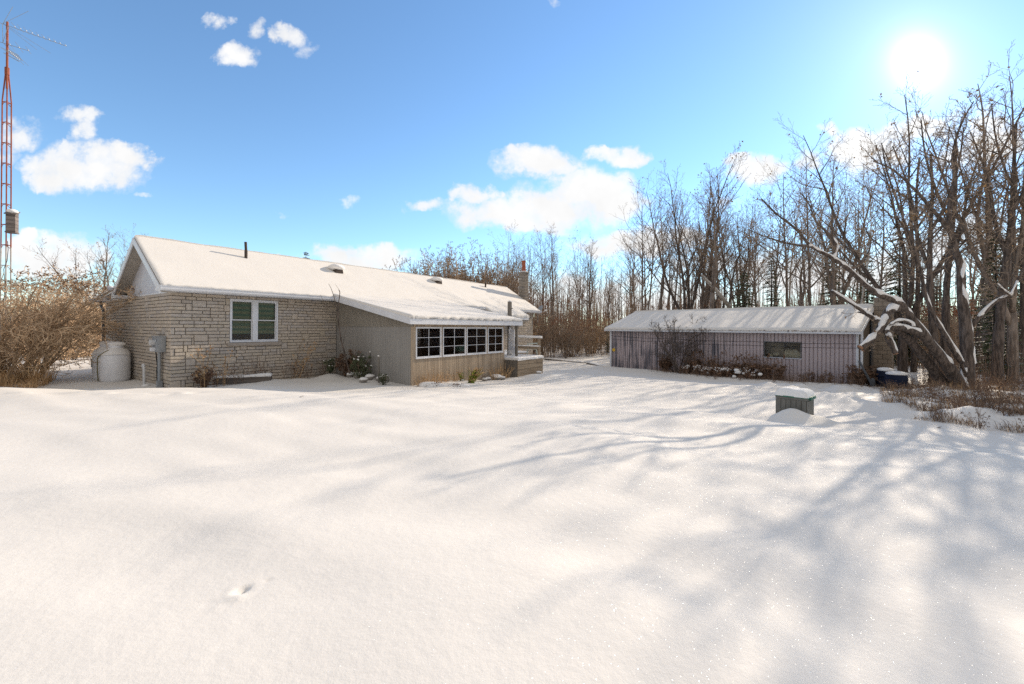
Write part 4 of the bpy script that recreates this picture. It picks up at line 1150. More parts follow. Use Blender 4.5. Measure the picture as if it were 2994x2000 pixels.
# ------------------------------------------------------------------ compost bin
Wd = .572; bz = gz(5.95, 9.23) - .04
bn = empty('storage_bin', (5.95, 9.23, bz), math.atan2(-.75, .66))
tag(bn, 'square grey ribbed plastic bin with a snow capped green lid standing alone in the snow', 'bin')
bH = .25 - bz; bd = .55
b = MB(); ins = .03
V = [(0, 0, 0), (Wd, 0, 0), (Wd, bd, 0), (0, bd, 0), (ins * .4, ins * .4, bH), (Wd - ins * .4, ins * .4, bH), (Wd - ins * .4, bd - ins * .4, bH), (ins * .4, bd - ins * .4, bH)]
b.hexa(V)
for k in range(6):
    x = Wd * (k + .5) / 6; b.hexa([(x - .04, -.014, .0), (x + .04, -.014, 0), (x + .04, 0.0, 0), (x - .04, 0.0, 0), (x - .04, -.002, bH - .05), (x + .04, -.002, bH - .05), (x + .04, .02, bH - .05), (x - .04, .02, bH - .05)])
for k in range(6):
    y = bd * (k + .5) / 6; b.box(Wd - .002, Wd + .012, y - .035, y + .035, 0, bH - .06); b.box(-.012, .002, y - .035, y + .035, 0, bH - .06)
b.box(-.01, Wd + .01, -.012, bd + .01, bH - .045, bH)
b.obj('body', M['binplastic'], bn)
b = MB(); b.box(-.02, Wd + .03, -.02, bd + .03, bH + .002, bH + .020); b.box(Wd * .25, Wd * .6, -.03, .1, bH + .0, bH + .028); b.box(Wd + .0, Wd + .06, .1, .5, bH - .03, bH + .03)
b.obj('lid', M['darkgreen'], bn)
b = MB()
n = 22
Ug, Vg = np.meshgrid(np.linspace(0, 1, n), np.linspace(0, 1, n))
dd = np.minimum(np.minimum(Ug, 1 - Ug) * (Wd + .02), np.minimum(Vg, 1 - Vg) * (bd + .03)); q = np.clip(dd / .17, 0, 1)
b.grid(-.03 + Ug * (Wd + .06), -.03 + Vg * (bd + .07), bH + .018 + .165 * np.sqrt(np.clip(1 - (1 - q) ** 2, 0, 1)) + .01 * fbm(Ug * 3, Vg * 3, 8, 2) * q)
b.obj('snow_cap', M['softsnow'], bn, smooth=True)

# ------------------------------------------------------------------ navy barrels and a leaning plank by the shed end
def barrel(px, py, Y, h, r, label):
    p = px3(px, py, Y); z0 = gz(p[0], p[1])
    o = empty('plastic_barrel', (p[0], p[1], z0 - .03)); tag(o, label, 'barrel', 'navy barrels by the shed')
    b = MB(); b.lathe([(r * .86, 0), (r * .95, .03), (r, h * .3), (r * 1.03, h * .32), (r, h * .35), (r, h * .68), (r * 1.03, h * .7), (r, h * .73), (r * .93, h * .95), (r * .8, h)], (0, 0, 0), 22); b.obj('drum', M['barrel'], o, auto=True)
    b = MB(); b.blob((0, 0, h + .02), (r * .95, r * .95, .09), int(px), k=16, amp=.08); b.obj('snow_cap', M['softsnow'], o, smooth=True)
barrel(2590, 1090, 15.3, .66, .27, 'navy plastic barrel with a snow cap close to the shed chimney')
barrel(2622, 1100, 14.3, .52, .30, 'squat navy plastic barrel with snow on its lid in front of the other barrel')
p = px3(2556, 1130, 15.2)
b = MB(); b.beam((-.55, 0, .95), (0, 0, -.05), .05, .05); b.blob((.0, .05, .12), (.10, .04, .2), 3)
o = b.obj('leaning_shovel', M['bluegrey'], None, loc=(p[0], p[1], gz(p[0], p[1]))); tag(o, 'dark shovel leaning against the end of the shed beside the barrels', 'shovel')

# ------------------------------------------------------------------ garden bed timbers, rocks, stakes
def timber(pxa, pya, pxb, pyb, h, w_, label, name='landscape_timber', mat='greytimber', snowh=.05, cat='timber'):
    a = on_ground(pxa, pya); c = on_ground(pxb, pyb); d = c - a; L = np.linalg.norm(d[:2])
    o = empty(name, (a[0], a[1], min(a[2], c[2]) - .04), math.atan2(d[1], d[0])); tag(o, label, cat)
    b = MB(); b.box(0, L, 0, w_, 0, h + .04); b.box(.02, L * .48, -.012, -.001, .02, h - .02); b.obj('beam', M[mat], o)
    sn = snow_slab('snow_cap', [(-.01, -.015, h + .04), (L + .01, -.015, h + .04), (L + .01, w_ + .02, h + .04), (-.01, w_ + .02, h + .04)], snowh, o, mat='softsnow', rad=.06, step=.06, seed=int(pxa), over=.015)
    return o
timber(578, 1127, 792, 1112, .22, .40, 'snow topped grey timber planter edge lying below the bungalow window')
p = on_ground(803, 1105)
b = MB(); b.box(-.22, .12, .02, .3, -.05, .21); o = b.obj('crate', M['black'], None, loc=tuple(p)); o.rotation_euler[2] = RZ_H - .2; tag(o, 'small black crate behind the right end of the snowy planter timber', 'crate')
b = MB(); b.blob((-.1, .12, .23), (.16, .12, .04), 4); b.obj('snow_cap', M['softsnow'], o, smooth=True)
timber(1592, 1052, 1705, 1062, .10, .3, 'low snow covered log edging behind the deck, nearest the trees')
timber(1715, 1064, 1765, 1074, .10, .35, 'short snow covered log between the deck and the shed')

def rock(px, py, r, label, i, name='garden_rock', snowy=.7):
    tw = {1452: -5.0, 1468: -5.05, 1427: -4.9, 1417: -5.0, 1352: -5.0, 1575: -5.5}.get(px)
    if tw is None: p = on_ground(px, py)
    else: s = s_at(px, HC, HA, tw, HT); xy = hw(s, tw); p = A3([xy[0], xy[1], gz(*xy)])
    o = empty(name, tuple(p)); tag(o, label, 'rock', 'snowy rocks along the sunroom')
    b = MB(); b.blob((0, 0, r * .35), (r, r * .8, r * .62), i, k=10, amp=.22); b.obj('boulder', M['stone'], o, smooth=False)
    b = MB(); b.blob((0.01, 0.02, r * (.80)), (r * 1.05, r * .95, r * .40), i + 3, k=12, amp=.15); b.obj('snow_cap', M['softsnow'], o, smooth=True)
RK = [(1452, 1106, .20, 'pale pointed rock with snow at the right foot of the sunroom wall'),
      (1468, 1107, .13, 'small rounded rock just right of the pale pointed rock'),
      (1427, 1104, .11, 'small bare rock between the lime green bush and the pale pointed rock'),
      (1417, 1112, .10, 'small snowy rock tucked under the right side of the lime green bush'),
      (1352, 1105, .05, 'pebble sized rock half buried under the lime green bush'),
      (1050, 1107, .18, 'snow heaped rock in the bed left of the short dark stakes'),
      (1080, 1110, .16, 'snow capped rock beside the foot of the nearer stake'),
      (1112, 1112, .15, 'flat snow capped rock right of the nearer stake'),
      (1025, 1103, .15, 'snow heaped rock below the bare seedling tree'),
      (1062, 1118, .14, 'lowest of the snow heaped rocks left of the nearer stake'),
      (1575, 1092, .12, 'dark topped rock poking out of the drift under the deck corner')]
for i, (px, py, r, lb) in enumerate(RK): rock(px, py, r, lb, i + 1)
def stake(px, pyt, pyb, Y, lb, w_=.05, cat='stake'):
    p = px3(px, pyb, Y); q = px3(px - 2, pyt, Y); o = empty('garden_stake', (p[0], p[1], gz(p[0], p[1]) - .05)); tag(o, lb, cat)
    b = MB(); b.beam((0, 0, 0), (q[0] - p[0], 0, q[2] - gz(p[0], p[1]) + .05), w_, w_); b.obj('stick', M['postwood'], o)
    b = MB(); b.blob((q[0] - p[0], 0, q[2] - gz(p[0], p[1]) + .06), (w_ * .7, w_ * .7, .03), 2, k=8); b.obj('snow_cap', M['softsnow'], o, smooth=True)
stake(1109, 1042, 1110, 13.9, 'nearer and thicker wooden stake standing in the rocky bed by the sunroom side wall')
stake(1084, 1030, 1090, 14.9, 'thin wooden stake behind the nearer one by the sunroom side wall', .035)

# ------------------------------------------------------------------ antenna mast with birdhouse
MY = 14.5
mp = px3(16, 1130, MY); mz = gz(mp[0], mp[1])
mast = empty('antenna_mast', (mp[0], mp[1], mz)); tag(mast, 'tall rusty red lattice antenna mast rising from the brown bush', 'antenna mast')
def lz(py, Y=MY, px=16): return CAMZ - (py - hor(px)) / F * Y - mz
Ht = lz(235); HP = lz(72)
hw_ = .105
ang = [math.radians(a) for a in (-38, 82, 202)]
def leg_xy(k, z):
    wd_ = hw_ * 1.0 * (1.32 - .22 * z / Ht)
    return A3([wd_ * math.cos(ang[k]), wd_ * math.sin(ang[k]), z])
zs = [0, 3.0, 6.0, Ht * .9, Ht]
for k in range(3):
    b = MB(); m1 = 4.6
    b.tube([leg_xy(k, -.1), leg_xy(k, m1)], .019, 7, m=1); b.tube([leg_xy(k, m1), leg_xy(k, Ht * .93), (0.03 * math.cos(ang[k]), .03 * math.sin(ang[k]), Ht + .35)], .019, 7)
    b.obj('leg', [M['rust'], M['galv']], mast)
z = .35; k = 0
while z < Ht - .3:
    b = MB()
    for a in range(3):
        p1_, p2_ = leg_xy(a, z), leg_xy((a + 1) % 3, z)
        b.tube([p1_, p2_], .012, 5, m=0 if z > 4.6 else 1); b.tube([p1_ - A3([0, 0, .12]), (p1_ + p2_) / 2], .008, 4, m=0 if z > 4.6 else 1)
    b.obj('cross_brace', [M['rust'], M['galv']], mast)
    z += .72
b = MB(); b.tube([(0, 0, Ht - .3), (0, 0, HP + .1)], .03, 8); b.tube([(0, 0, Ht + .2), (0, 0, Ht + .45)], .06, 8); b.obj('mast_pole', M['rust'], mast)
b = MB(); b.tube([(.09, -.03, 4.8), (.2, -.1, 4.5), (.19, -.12, 4.1), (.05, -.1, 3.8), (.1, -.1, 3.2), (.02, -.1, 2.2), (.06, -.1, 1.0), (.05, -.1, .2)], .009, 5); b.obj('cable', M['blackrub'], mast, smooth=True)
def yagi(z0, dirv, L, n, el, label_, thick=.009, droop=.0, spread=True):
    d = A3([dirv[0], dirv[1], 0], float); d /= np.linalg.norm(d); s_ = A3([-d[1], d[0], 0])
    b = MB(); o0 = A3([0, 0, z0])
    b.tube([o0 - d * .25, o0 + d * L + A3([0, 0, droop])], thick, 5)
    for i in range(n):
        c = o0 + d * (L * (.12 + .88 * i / (n - 1))) + A3([0, 0, droop * i / n]); h = el * (1 - .65 * i / n)
        b.tube([c - s_ * h, c + s_ * h], .006, 4)
        b.box(c[0] - .010, c[0] + .010, c[1] - .010, c[1] + .010, c[2] - .01, c[2] + .018, 0)
    if spread:
        for sg in (-1, 1):
            for e in (.3, .55): b.tube([o0 - d * .1, o0 + d * L * e + s_ * sg * .9 + A3([0, 0, -.22 * sg])], .006, 4)
    b.obj('antenna', M['greymetal'], mast)
dd_ = A3([1.0, .62])
yagi(HP, dd_, 1.45, 10, .25, '', droop=-.22)
yagi(lz(150), A3([.9, -.35]), .85, 8, .22, '', droop=-.55, spread=False, thick=.014)
yagi(lz(128), A3([1, .7]), .5, 3, .45, '', droop=-.05, spread=True)
bp = px3(34, 648, MY - .35)
bh = empty('birdhouse', (bp[0] + .0, bp[1], bp[2] - .36), math.radians(30)); bh.scale = (.74, .74, 1.45); tag(bh, 'weathered wooden birdhouse with a snowy roof fixed to the antenna mast', 'birdhouse')
b = MB(); b.hexa([(-.15, -.15, 0), (.15, -.15, 0), (.15, .15, 0), (-.15, .15, 0), (-.15, -.15, .40), (.15, -.15, .40), (.15, .15, .47), (-.15, .15, .47)]); b.box(-.17, .17, -.19, .16, -.03, -.001); b.obj('box', M['birdwood'], bh)
b = MB(); b.hexa([(-.19, -.22, .395), (.19, -.22, .395), (.19, .18, .485), (-.19, .18, .485), (-.19, -.22, .42), (.19, -.22, .42), (.19, .18, .51), (-.19, .18, .51)]); b.obj('lid', M['birdwood'], bh)
b = MB(); b.blob((0, 0, .49), (.19, .19, .055), 3, k=14, amp=.05); b.obj('snow_cap', M['softsnow'], bh, smooth=True)
b = MB()
for k, (hx, hz) in enumerate(((-.03, .26), (-.05, .20), (-.01, .14), (.03, .22))): b.tube([(-.151, hx, hz), (-.156, hx, hz)], .022, 10)
b.obj('entrance_hole', M['black'], bh)
# ------------------------------------------------------------------ tree growing
def unit(v): return v / (np.linalg.norm(v) + 1e-12)
def rot_about(v, ax, a):
    ax = unit(ax); return v * math.cos(a) + np.cross(ax, v) * math.sin(a) + ax * (ax @ v) * (1 - math.cos(a))

class Grow:
    """bare tree: limbs go to T (trunk mesh), twigs and leaves to C (crown mesh)"""
    def __init__(s, seed, leaf=0.0, leafsize=.05, minr=.006, trunk_lv=1, wander=.10, up=.08, dens=1.0):
        s.r = np.random.RandomState(seed); s.T = MB(); s.C = MB(); s.leaf = leaf; s.ls = leafsize
        s.minr = minr; s.tl = trunk_lv; s.w = wander; s.up = up; s.dens = dens; s.tips = []
    def path(s, p, d, L, n, w, up):
        P = [p]; d = unit(d)
        for i in range(n):
            d = unit(d + s.r.normal(size=3) * w + A3([0, 0, up])); P.append(P[-1] + d * L / n)
        return A3(P)
    def put(s, P, R, lv, k=None):
        if lv <= s.tl: s.T.tube(P, R, k or (10 if lv == 0 else 6))
        else: s.C.tube(P, np.maximum(R, s.minr), 3, m=0, cap=False)
    def leaves(s, p, n):
        for _ in range(n):
            a = unit(s.r.normal(size=3)); c = unit(np.cross(a, s.r.normal(size=3))); z = s.ls * s.r.uniform(.6, 1.3)
            q = p + s.r.normal(size=3) * s.ls
            s.C.quad([q - a * z, q - c * z * .6, q + a * z, q + c * z * .6], 1)
    def branch(s, p, d, L, r, lv, maxlv, kids, ang, start=.25, taper=.25, ratio=.55, w=None, up=None):
        n = {0: 12, 1: 8, 2: 5, 3: 4}.get(lv, 3)
        w_ = (s.w if w is None else w) * (1 if lv else .35); u_ = (s.up if up is None else up)
        P = s.path(p, d, L, n, w_, u_ * (1 if lv else .3)); R = np.linspace(r, r * taper, n + 1)
        if lv == 0: R[0] *= 1.35; R[1] *= 1.08
        s.put(P, R, lv)
        s.sprout(P, R, lv, maxlv, kids, ang, start, ratio, L)
        return P, R
    def sprout(s, P, R, lv, maxlv, kids, ang, start, ratio, L):
        if lv >= maxlv:
            if s.leaf and s.r.rand() < s.leaf: s.leaves(P[-1], 1 + s.r.randint(2))
            return
        n = len(P) - 1; K = max(1, int(kids[min(lv, len(kids) - 1)] * s.dens))
        az = s.r.uniform(0, 6.28)
        for i in range(K):
            f = start + (1 - start) * (i + s.r.rand() * .8) / K; f = min(f, .98)
            x = f * n; j = min(int(x), n - 1); q = P[j] + (P[j + 1] - P[j]) * (x - j); rr = R[j] + (R[j + 1] - R[j]) * (x - j)
            t_ = unit(P[j + 1] - P[j]); az += 2.4 + s.r.normal() * .5
            side = unit(np.cross(t_, A3([.31, .17, 1.0]) if abs(t_[2]) < .9 else A3([1.0, .2, 0])))
            side = rot_about(side, t_, az)
            a = math.radians(ang[min(lv, len(ang) - 1)]) * s.r.uniform(.7, 1.25)
            d = unit(t_ * math.cos(a) + side * math.sin(a))
            l2 = L * ratio[min(lv, len(ratio) - 1)] * (1 - .55 * (f - start) / (1 - start + 1e-6)) * s.r.uniform(.65, 1.15)
            s.branch(q, d, l2, min(rr * .62, .0125 * l2 + .003), lv + 1, maxlv, kids, ang, .18, .3, ratio)
        if lv > 0 or True:   # leader keeps twigging
            pass

PROTO = {}
def store(name, g, mt, mc, leafm='tanleaf', extra=None):
    tm_ = g.T.mesh(name + '_trunk', [M[mt]], True); cm = g.C.mesh(name + '_crown', [M[mc], M[leafm]], False)
    PROTO[name] = [('trunk', tm_), ('crown', cm)] + (extra or [])

def slender(name, seed, fork=.5, leaf=.06, mt='bark', H=10, lean=0.0, kids=(19, 6, 4, 3), r=.085, ang=(48, 44, 44), start=.38, ratio=(.38, .5, .5, .45)):
    g = Grow(seed, leaf=leaf, wander=.11, up=.07, minr=.0036)
    g.branch(A3([0, 0, -.3]), A3([lean, 0, 1]), H, r, 0, 3, kids, ang, start, .12, ratio)
    store(name, g, mt, 'twig')
def forked(name, seed, stems=3, H=10, mt='bark', leaf=.06, spread=16, r=.10, split=.25, kids=(13, 6, 4, 3), leafm='tanleaf'):
    g = Grow(seed, leaf=leaf, wander=.11, up=.07, minr=.0036)
    base = g.path(A3([0, 0, -.3]), A3([0, 0, 1]), H * split, 5, .03, .05)
    g.put(base, np.linspace(r * 1.5, r * 1.1, 6), 0)
    for k in range(stems):
        a = 6.28 * k / stems + g.r.rand(); sp_ = math.radians(spread * g.r.uniform(.6, 1.3))
        d = A3([math.cos(a) * math.sin(sp_), math.sin(a) * math.sin(sp_), math.cos(sp_)])
        st = base[-1 - (k % 2)]
        P = g.path(st, d, H * (1 - split) * g.r.uniform(.82, 1.05), 11, .07, .07); R = np.linspace(r * .8, r * .1, 12)
        g.put(P, R, 0, 8); g.sprout(P, R, 0, 3, kids, (40, 42, 42), .22, (.34, .5, .5, .45), H * (1 - split))
    store(name, g, mt, 'twig', leafm)
slender('aspen_a', 1); slender('aspen_b', 2, lean=.06, start=.45); slender('aspen_c', 3, leaf=.10, start=.30, kids=(16, 5, 4, 3)); slender('aspen_d', 4, lean=-.09, start=.5)
slender('birch_a', 5, mt='birch', leaf=.02, start=.45, r=.06, lean=.05); slender('birch_b', 6, mt='birch', leaf=.02, start=.5, r=.05, lean=-.12)
slender('sapling_a', 7, r=.045, kids=(14, 5, 4, 2), start=.3, ratio=(.24, .5, .5), leaf=.10); slender('sapling_b', 8, r=.04, kids=(12, 5, 3, 2), start=.4, lean=.1, ratio=(.22, .5, .5), leaf=.10)
forked('maple_a', 11, 3); forked('maple_b', 12, 4, spread=20, split=.18, mt='bark2'); forked('maple_c', 13, 2, spread=12, split=.4); forked('maple_d', 14, 5, spread=24, split=.14, mt='bark2', r=.09)
forked('russet_a', 15, 6, H=10, spread=30, split=.05, r=.06, leaf=.9, kids=(9, 5, 3, 2), leafm='redleaf')
# many stemmed shrub
def shrub(name, seed, stems=16, H=3.4, spread=38, r=.022, leaf=.5, mt='tanwig', mc='tanwig', leafm='deadleaf', kids=(7, 5, 3), droop=-.05, ls=.035, minr=.006, wander=.2, base=.35, leaf_top=True):
    g = Grow(seed, leaf=0, leafsize=ls, wander=wander, up=droop, minr=minr)
    for k in range(stems):
        a = g.r.uniform(0, 6.28); sp_ = math.radians(spread) * math.sqrt(g.r.rand())
        d = A3([math.cos(a) * math.sin(sp_), math.sin(a) * math.sin(sp_), math.cos(sp_)])
        p = A3([math.cos(a), math.sin(a), 0]) * base * g.r.rand()
        n = 8; P = g.path(p - d * .1, d, H * g.r.uniform(.7, 1.05), n, wander * .5, droop * .5); R = np.linspace(r, r * .3, n + 1)
        g.put(P, R, 0, 5)
        for (lv, cnt) in ((1, kids[0]),):
            g.sprout(P, R, 0, len(kids), kids, (42, 48, 50), .2, (.36, .5, .5), H)
    store(name, g, mt, mc, leafm)
    return g
def shrub_leafy(name, seed, **k):
    lf = k.pop('leaf', .6); top = k.pop('top', 2.2)
    g = shrub(name, seed, **k)
    # leaf tufts on the upper twig ends
    V = np.concatenate(g.C.v); rs = np.random.RandomState(seed); idx = np.where(V[:, 2] > top)[0]
    if len(idx):
        idx = rs.choice(idx, min(len(idx), int(1500 * lf)), replace=False)
        for i in idx: g.leaves(V[i], 1)
    store(name, g, k.get('mt', 'tanwig'), k.get('mc', 'tanwig'), k.get('leafm', 'deadleaf'))
shrub_leafy('shrub_a', 21, stems=17, H=3.9, spread=42, kids=(8, 5, 3), wander=.26, droop=-.03, top=2.5, leaf=.42, r=.022, ls=.028)
shrub_leafy('shrub_b', 22, stems=15, H=3.2, spread=55, kids=(8, 5, 3), wander=.30, droop=-.08, top=1.9, leaf=.30, r=.020, ls=.028)
shrub_leafy('thicket_a', 23, stems=20, H=3.4, spread=30, kids=(7, 4, 3), wander=.16, droop=.02, top=2.6, leaf=.3, mt='twig', mc='twig', leafm='redleaf')
shrub_leafy('thicket_b', 24, stems=24, H=3.0, spread=40, kids=(7, 4, 3), wander=.2, droop=.0, top=.8, leaf=.6, mt='tanwig', mc='tanwig', leafm='tanleaf')
shrub('cherry', 25, stems=7, H=2.6, spread=42, kids=(9, 6, 4), r=.034, wander=.14, droop=.05, mt='bark2', mc='bark2', minr=.0055, base=.12)
shrub('twiggy', 26, stems=26, H=3.4, spread=34, kids=(8, 5, 3), wander=.14, droop=.05, mt='tanwig', mc='twig', minr=.006, base=.5)
# spruce
def spruce(name, seed, H=10.0, Rb=1.9, layers=46, snow=.35, bare=.06):
    r = np.random.RandomState(seed); T = MB(); C = MB(); S = MB()
    T.tube([(0, 0, -.3), (0, 0, H * .5), (0, 0, H)], [.13, .08, .015], 8)
    for i in range(layers):
        f = bare + (1 - bare) * (i + r.rand()) / layers; z = H * f; L0 = Rb * (1 - f) ** .8 * r.uniform(.75, 1.15) + .12
        nb = 5 if f < .8 else 4; a0 = r.rand() * 6.28
        for k in range(nb):
            a = a0 + 6.28 * k / nb + r.normal() * .3; L = L0 * r.uniform(.55, 1.2)
            d = A3([math.cos(a), math.sin(a), 0]); sd_ = A3([-d[1], d[0], 0]); n = max(3, int(L / .14))
            drop = -.34 * L
            pts = [A3([0, 0, z]) + d * L * q + A3([0, 0, drop * q * (1.25 - .55 * q)]) for q in np.linspace(0, 1, n + 1)]
            T.tube([pts[0], pts[n // 2], pts[-1]], [.018, .012, .004], 3, cap=False)
            for j in range(1, n + 1):
                p = pts[j]; wd_ = (.08 + .42 * L * (1 - j / n) * .6 + .06)
                for sg in (-1, 1):
                    w2 = wd_ * r.uniform(.5, 1.2); tip = p + sd_ * sg * w2 + d * w2 * .5 + A3([0, 0, -.12 * w2 - .04 * r.rand()])
                    q1 = p - d * .035; q2 = p + d * .045
                    C.add([q1, q2, tip], [(0, 1, 2)]); 
                    mid = (p + tip) / 2; C.add([mid - A3([0, 0, .09]), mid + A3([0, 0, .02]) - d * .04, tip], [(0, 1, 2)])
                    if r.rand() < snow:
                        h_ = A3([0, 0, .022]); C.add([q1 + h_, q2 + h_, p + (tip - p) * .8 + h_], [(0, 1, 2)], 1)
    tm_ = T.mesh(name + '_trunk', [M['bark2']], True); cm = C.mesh(name + '_crown', [M['needle'], M['softsnow']], False)
    PROTO[name] = [('trunk', tm_), ('crown', cm)]
spruce('spruce_a', 31, snow=.5); spruce('spruce_b', 32, Rb=1.5, snow=.7); spruce('spruce_c', 33, Rb=2.3, snow=.15, H=8)

# bed weeds: thin stems with withered heads
def weed(name, seed, stems=5, H=.9, mt='weedstem', leafm='deadleaf', heads=5, ls=.035, spread=16, side=3, minr=.004, snow=0, low=0.0):
    r = np.random.RandomState(seed); T = MB(); C = MB(); S = MB()
    for k in range(stems):
        a = r.rand() * 6.28; sp_ = math.radians(spread) * r.rand(); p = A3([math.cos(a), math.sin(a), 0]) * .10 * r.rand()
        d = A3([math.cos(a) * math.sin(sp_), math.sin(a) * math.sin(sp_), math.cos(sp_)]); P = [p - d * .05]; h = H * r.uniform(.6, 1.1)
        for i in range(6): d = unit(d + r.normal(size=3) * .09); P.append(P[-1] + d * h / 6)
        P = A3(P); T.tube(P, np.linspace(minr * 1.3, minr * .7, 7), 4, cap=False)
        for j in range(side):
            i = r.randint(2, 6); q = P[i]; dd = unit(d + r.normal(size=3) * .8); e = q + dd * h * r.uniform(.12, .3)
            T.tube([q, (q + e) / 2 + A3([0, 0, .02]), e], [minr * .7, minr * .6, minr * .5], 3, cap=False)
            for _ in range(max(1, heads // 2)):
                aa = unit(r.normal(size=3)); cc_ = unit(np.cross(aa, r.normal(size=3))); z = ls * r.uniform(.5, 1.2); qq = e + r.normal(size=3) * ls * .7
                C.quad([qq - aa * z, qq - cc_ * z * .5, qq + aa * z, qq + cc_ * z * .5])
        for _ in range(heads):
            i = r.uniform(low, 1); q = P[int(i * 6)] if i < .5 else P[-1]
            aa = unit(r.normal(size=3) + A3([0, 0, -.8])); cc_ = unit(np.cross(aa, r.normal(size=3))); z = ls * r.uniform(.6, 1.4); qq = q + r.normal(size=3) * ls * .8
            C.quad([qq - aa * z, qq - cc_ * z * .5, qq + aa * z, qq + cc_ * z * .5])
        if snow and r.rand() < snow: S.blob(tuple(P[-1] + A3([0, 0, .02])), (.035, .035, .028), k, k=8)
    PROTO[name] = [('stems', T.mesh(name + '_stems', [M[mt]])), ('withered_leaves', C.mesh(name + '_leaves', [M[leafm]]))]
    if snow and S.v: PROTO[name].append(('snow_cap', S.mesh(name + '_snow', [M['softsnow']], True)))
weed('weed_a', 41, 6, .85, heads=7, ls=.045, snow=0); weed('weed_b', 42, 5, .75, heads=9, ls=.045); weed('weed_c', 43, 8, .55, heads=6, ls=.05, snow=.8, spread=30)
weed('goldweed', 44, 4, 1.35, mt='straw', leafm='straw', heads=26, ls=.016, spread=7, side=9, low=.2)
weed('dryweed', 45, 4, 1.0, heads=6, ls=.014, spread=22, side=7, minr=.0035)
weed('dryweed_b', 46, 6, .7, heads=9, ls=.02, spread=28, side=7, minr=.0035)
weed('strawtuft', 47, 16, .55, mt='straw', leafm='straw', heads=1, ls=.012, spread=45, side=1, minr=.004)
weed('evergreen', 49, 16, .75, heads=30, ls=.028, spread=20, side=9, low=.0, leafm='needle', snow=.5)
weed('brownbush', 48, 16, .75, heads=26, ls=.03, spread=20, side=8, low=.0)

def inst(kind, name, loc, scale=1.0, rz=0.0, label=None, cat='tree', group=None, sz=None, tilt=(0, 0)):
    o = empty(name, tuple(float(x) for x in loc), rz); o.rotation_euler = (tilt[0], tilt[1], rz)
    o.scale = (scale, scale, sz or scale)
    for cn, me in PROTO[kind]:
        c = bpy.data.objects.new(cn, me); COL.objects.link(c); c.parent = o
    return tag(o, label, cat, group)
# ------------------------------------------------------------------ the wood
rng = random.Random(77)
TOP = [(1150,760),(1250,760),(1400,750),(1470,705),(1540,690),(1600,700),(1660,685),(1760,690),(1830,650),(1890,560),(1930,500),(2010,485),(2080,490),(2130,540),(2190,600),(2250,560),(2310,480),(2380,470),(2450,440),(2540,380),(2620,300),(2700,240),(2790,200),(2900,150),(3000,120),(3400,100)]
def top_at(px):
    xs = [a for a, _ in TOP]; ys = [b_ for _, b_ in TOP]; return float(np.interp(px, xs, ys))
def wood_ok(x, y):
    d = (x - SO[0]) * SN[0] + (y - SO[1]) * SN[1]; l = (x - SO[0]) * SA[0] + (y - SO[1]) * SA[1]
    if l > SL + 1.5: return d > 1.2 and y > 12.5
    if l > -2: return d > 8.2
    return y > 31.5
def hh(px, py, Y, z0): return CAMZ - (py - hor(px)) / F * Y - z0

def tree_at(kind, px, Y, toppy, label, name='bare_tree', cat='tree', group=None, rz=None, protoH=10.0, tilt=(0, 0)):
    x = (px - 1497) / F * Y; z0 = gz(x, Y); h = hh(px, toppy, Y, z0); s = h / protoH
    return inst(kind, name, (x, Y, z0), s, rng.uniform(0, 6.28) if rz is None else rz, label, cat, group, tilt=tilt)

# landmark trees, each described on its own
L_ = [('maple_b', 2005, 33, 470, 'tallest dark many limbed tree of the clump behind the left half of the shed'),
      ('maple_a', 2050, 35, 480, 'dark forked tree in the middle of the tall clump behind the shed'),
      ('maple_d', 2105, 34, 520, 'wide dark spreading tree at the right of the tall clump behind the shed'),
      ('maple_c', 1925, 36, 600, 'dark forked tree leaning left of the tall clump behind the shed'),
      ('maple_c', 1620, 37, 660, 'forked bare tree just right of the stone house chimney'),
      ('birch_a', 1475, 40, 672, 'thin pale trunked tree standing left of the stone house chimney'),
      ('maple_c', 1722, 38, 690, 'bare tree with a wide forked fan crown midway between chimney and shed'),
      ('maple_a', 2440, 27, 420, 'broad bare tree above the right half of the shed roof, its limbs against the cloud'),
      ('aspen_a', 2300, 33, 480, 'straight bare tree with a light trunk above the shed window'),
      ('aspen_c', 2370, 30, 430, 'tall upright bare tree between the shed window and the leaning snowy limb'),
      ('birch_b', 2500, 24, 420, 'white trunked birch leaning left above the right end of the shed'),
      ('maple_b', 2640, 21, 250, 'large bare tree whose crown reaches just under the sun'),
      ('maple_a', 2960, 17, 190, 'very tall bare tree at the right edge of the picture'),
      ('maple_c', 2895, 19, 200, 'tall forked bare tree with a pale trunk second from the right edge')]
for kind, px, Y, tp, lb in L_:
    tree_at(kind, px, Y, tp, lb)
# fallen / leaning dead limb behind the shed
p0_, p1_ = px3(2135, 900, 31), px3(2050, 805, 31)
b = MB(); b.tube([p0_ - p0_, (p1_ - p0_) * .5 + A3([0, 0, .1]), p1_ - p0_], [.16, .13, .09], 8); o = empty('dead_trunk', tuple(p0_)); tag(o, 'broken pale dead trunk leaning behind the shed roof beside the small dark spruce', 'tree')
b.obj('trunk', M['birch'], o, smooth=True); b = MB(); b.tube([A3([0, 0, .13]), (p1_ - p0_) * .5 + A3([0, 0, .22]), p1_ - p0_ + A3([0, 0, .07])], [.08, .08, .05], 6); b.obj('snow', M['softsnow'], o, smooth=True)

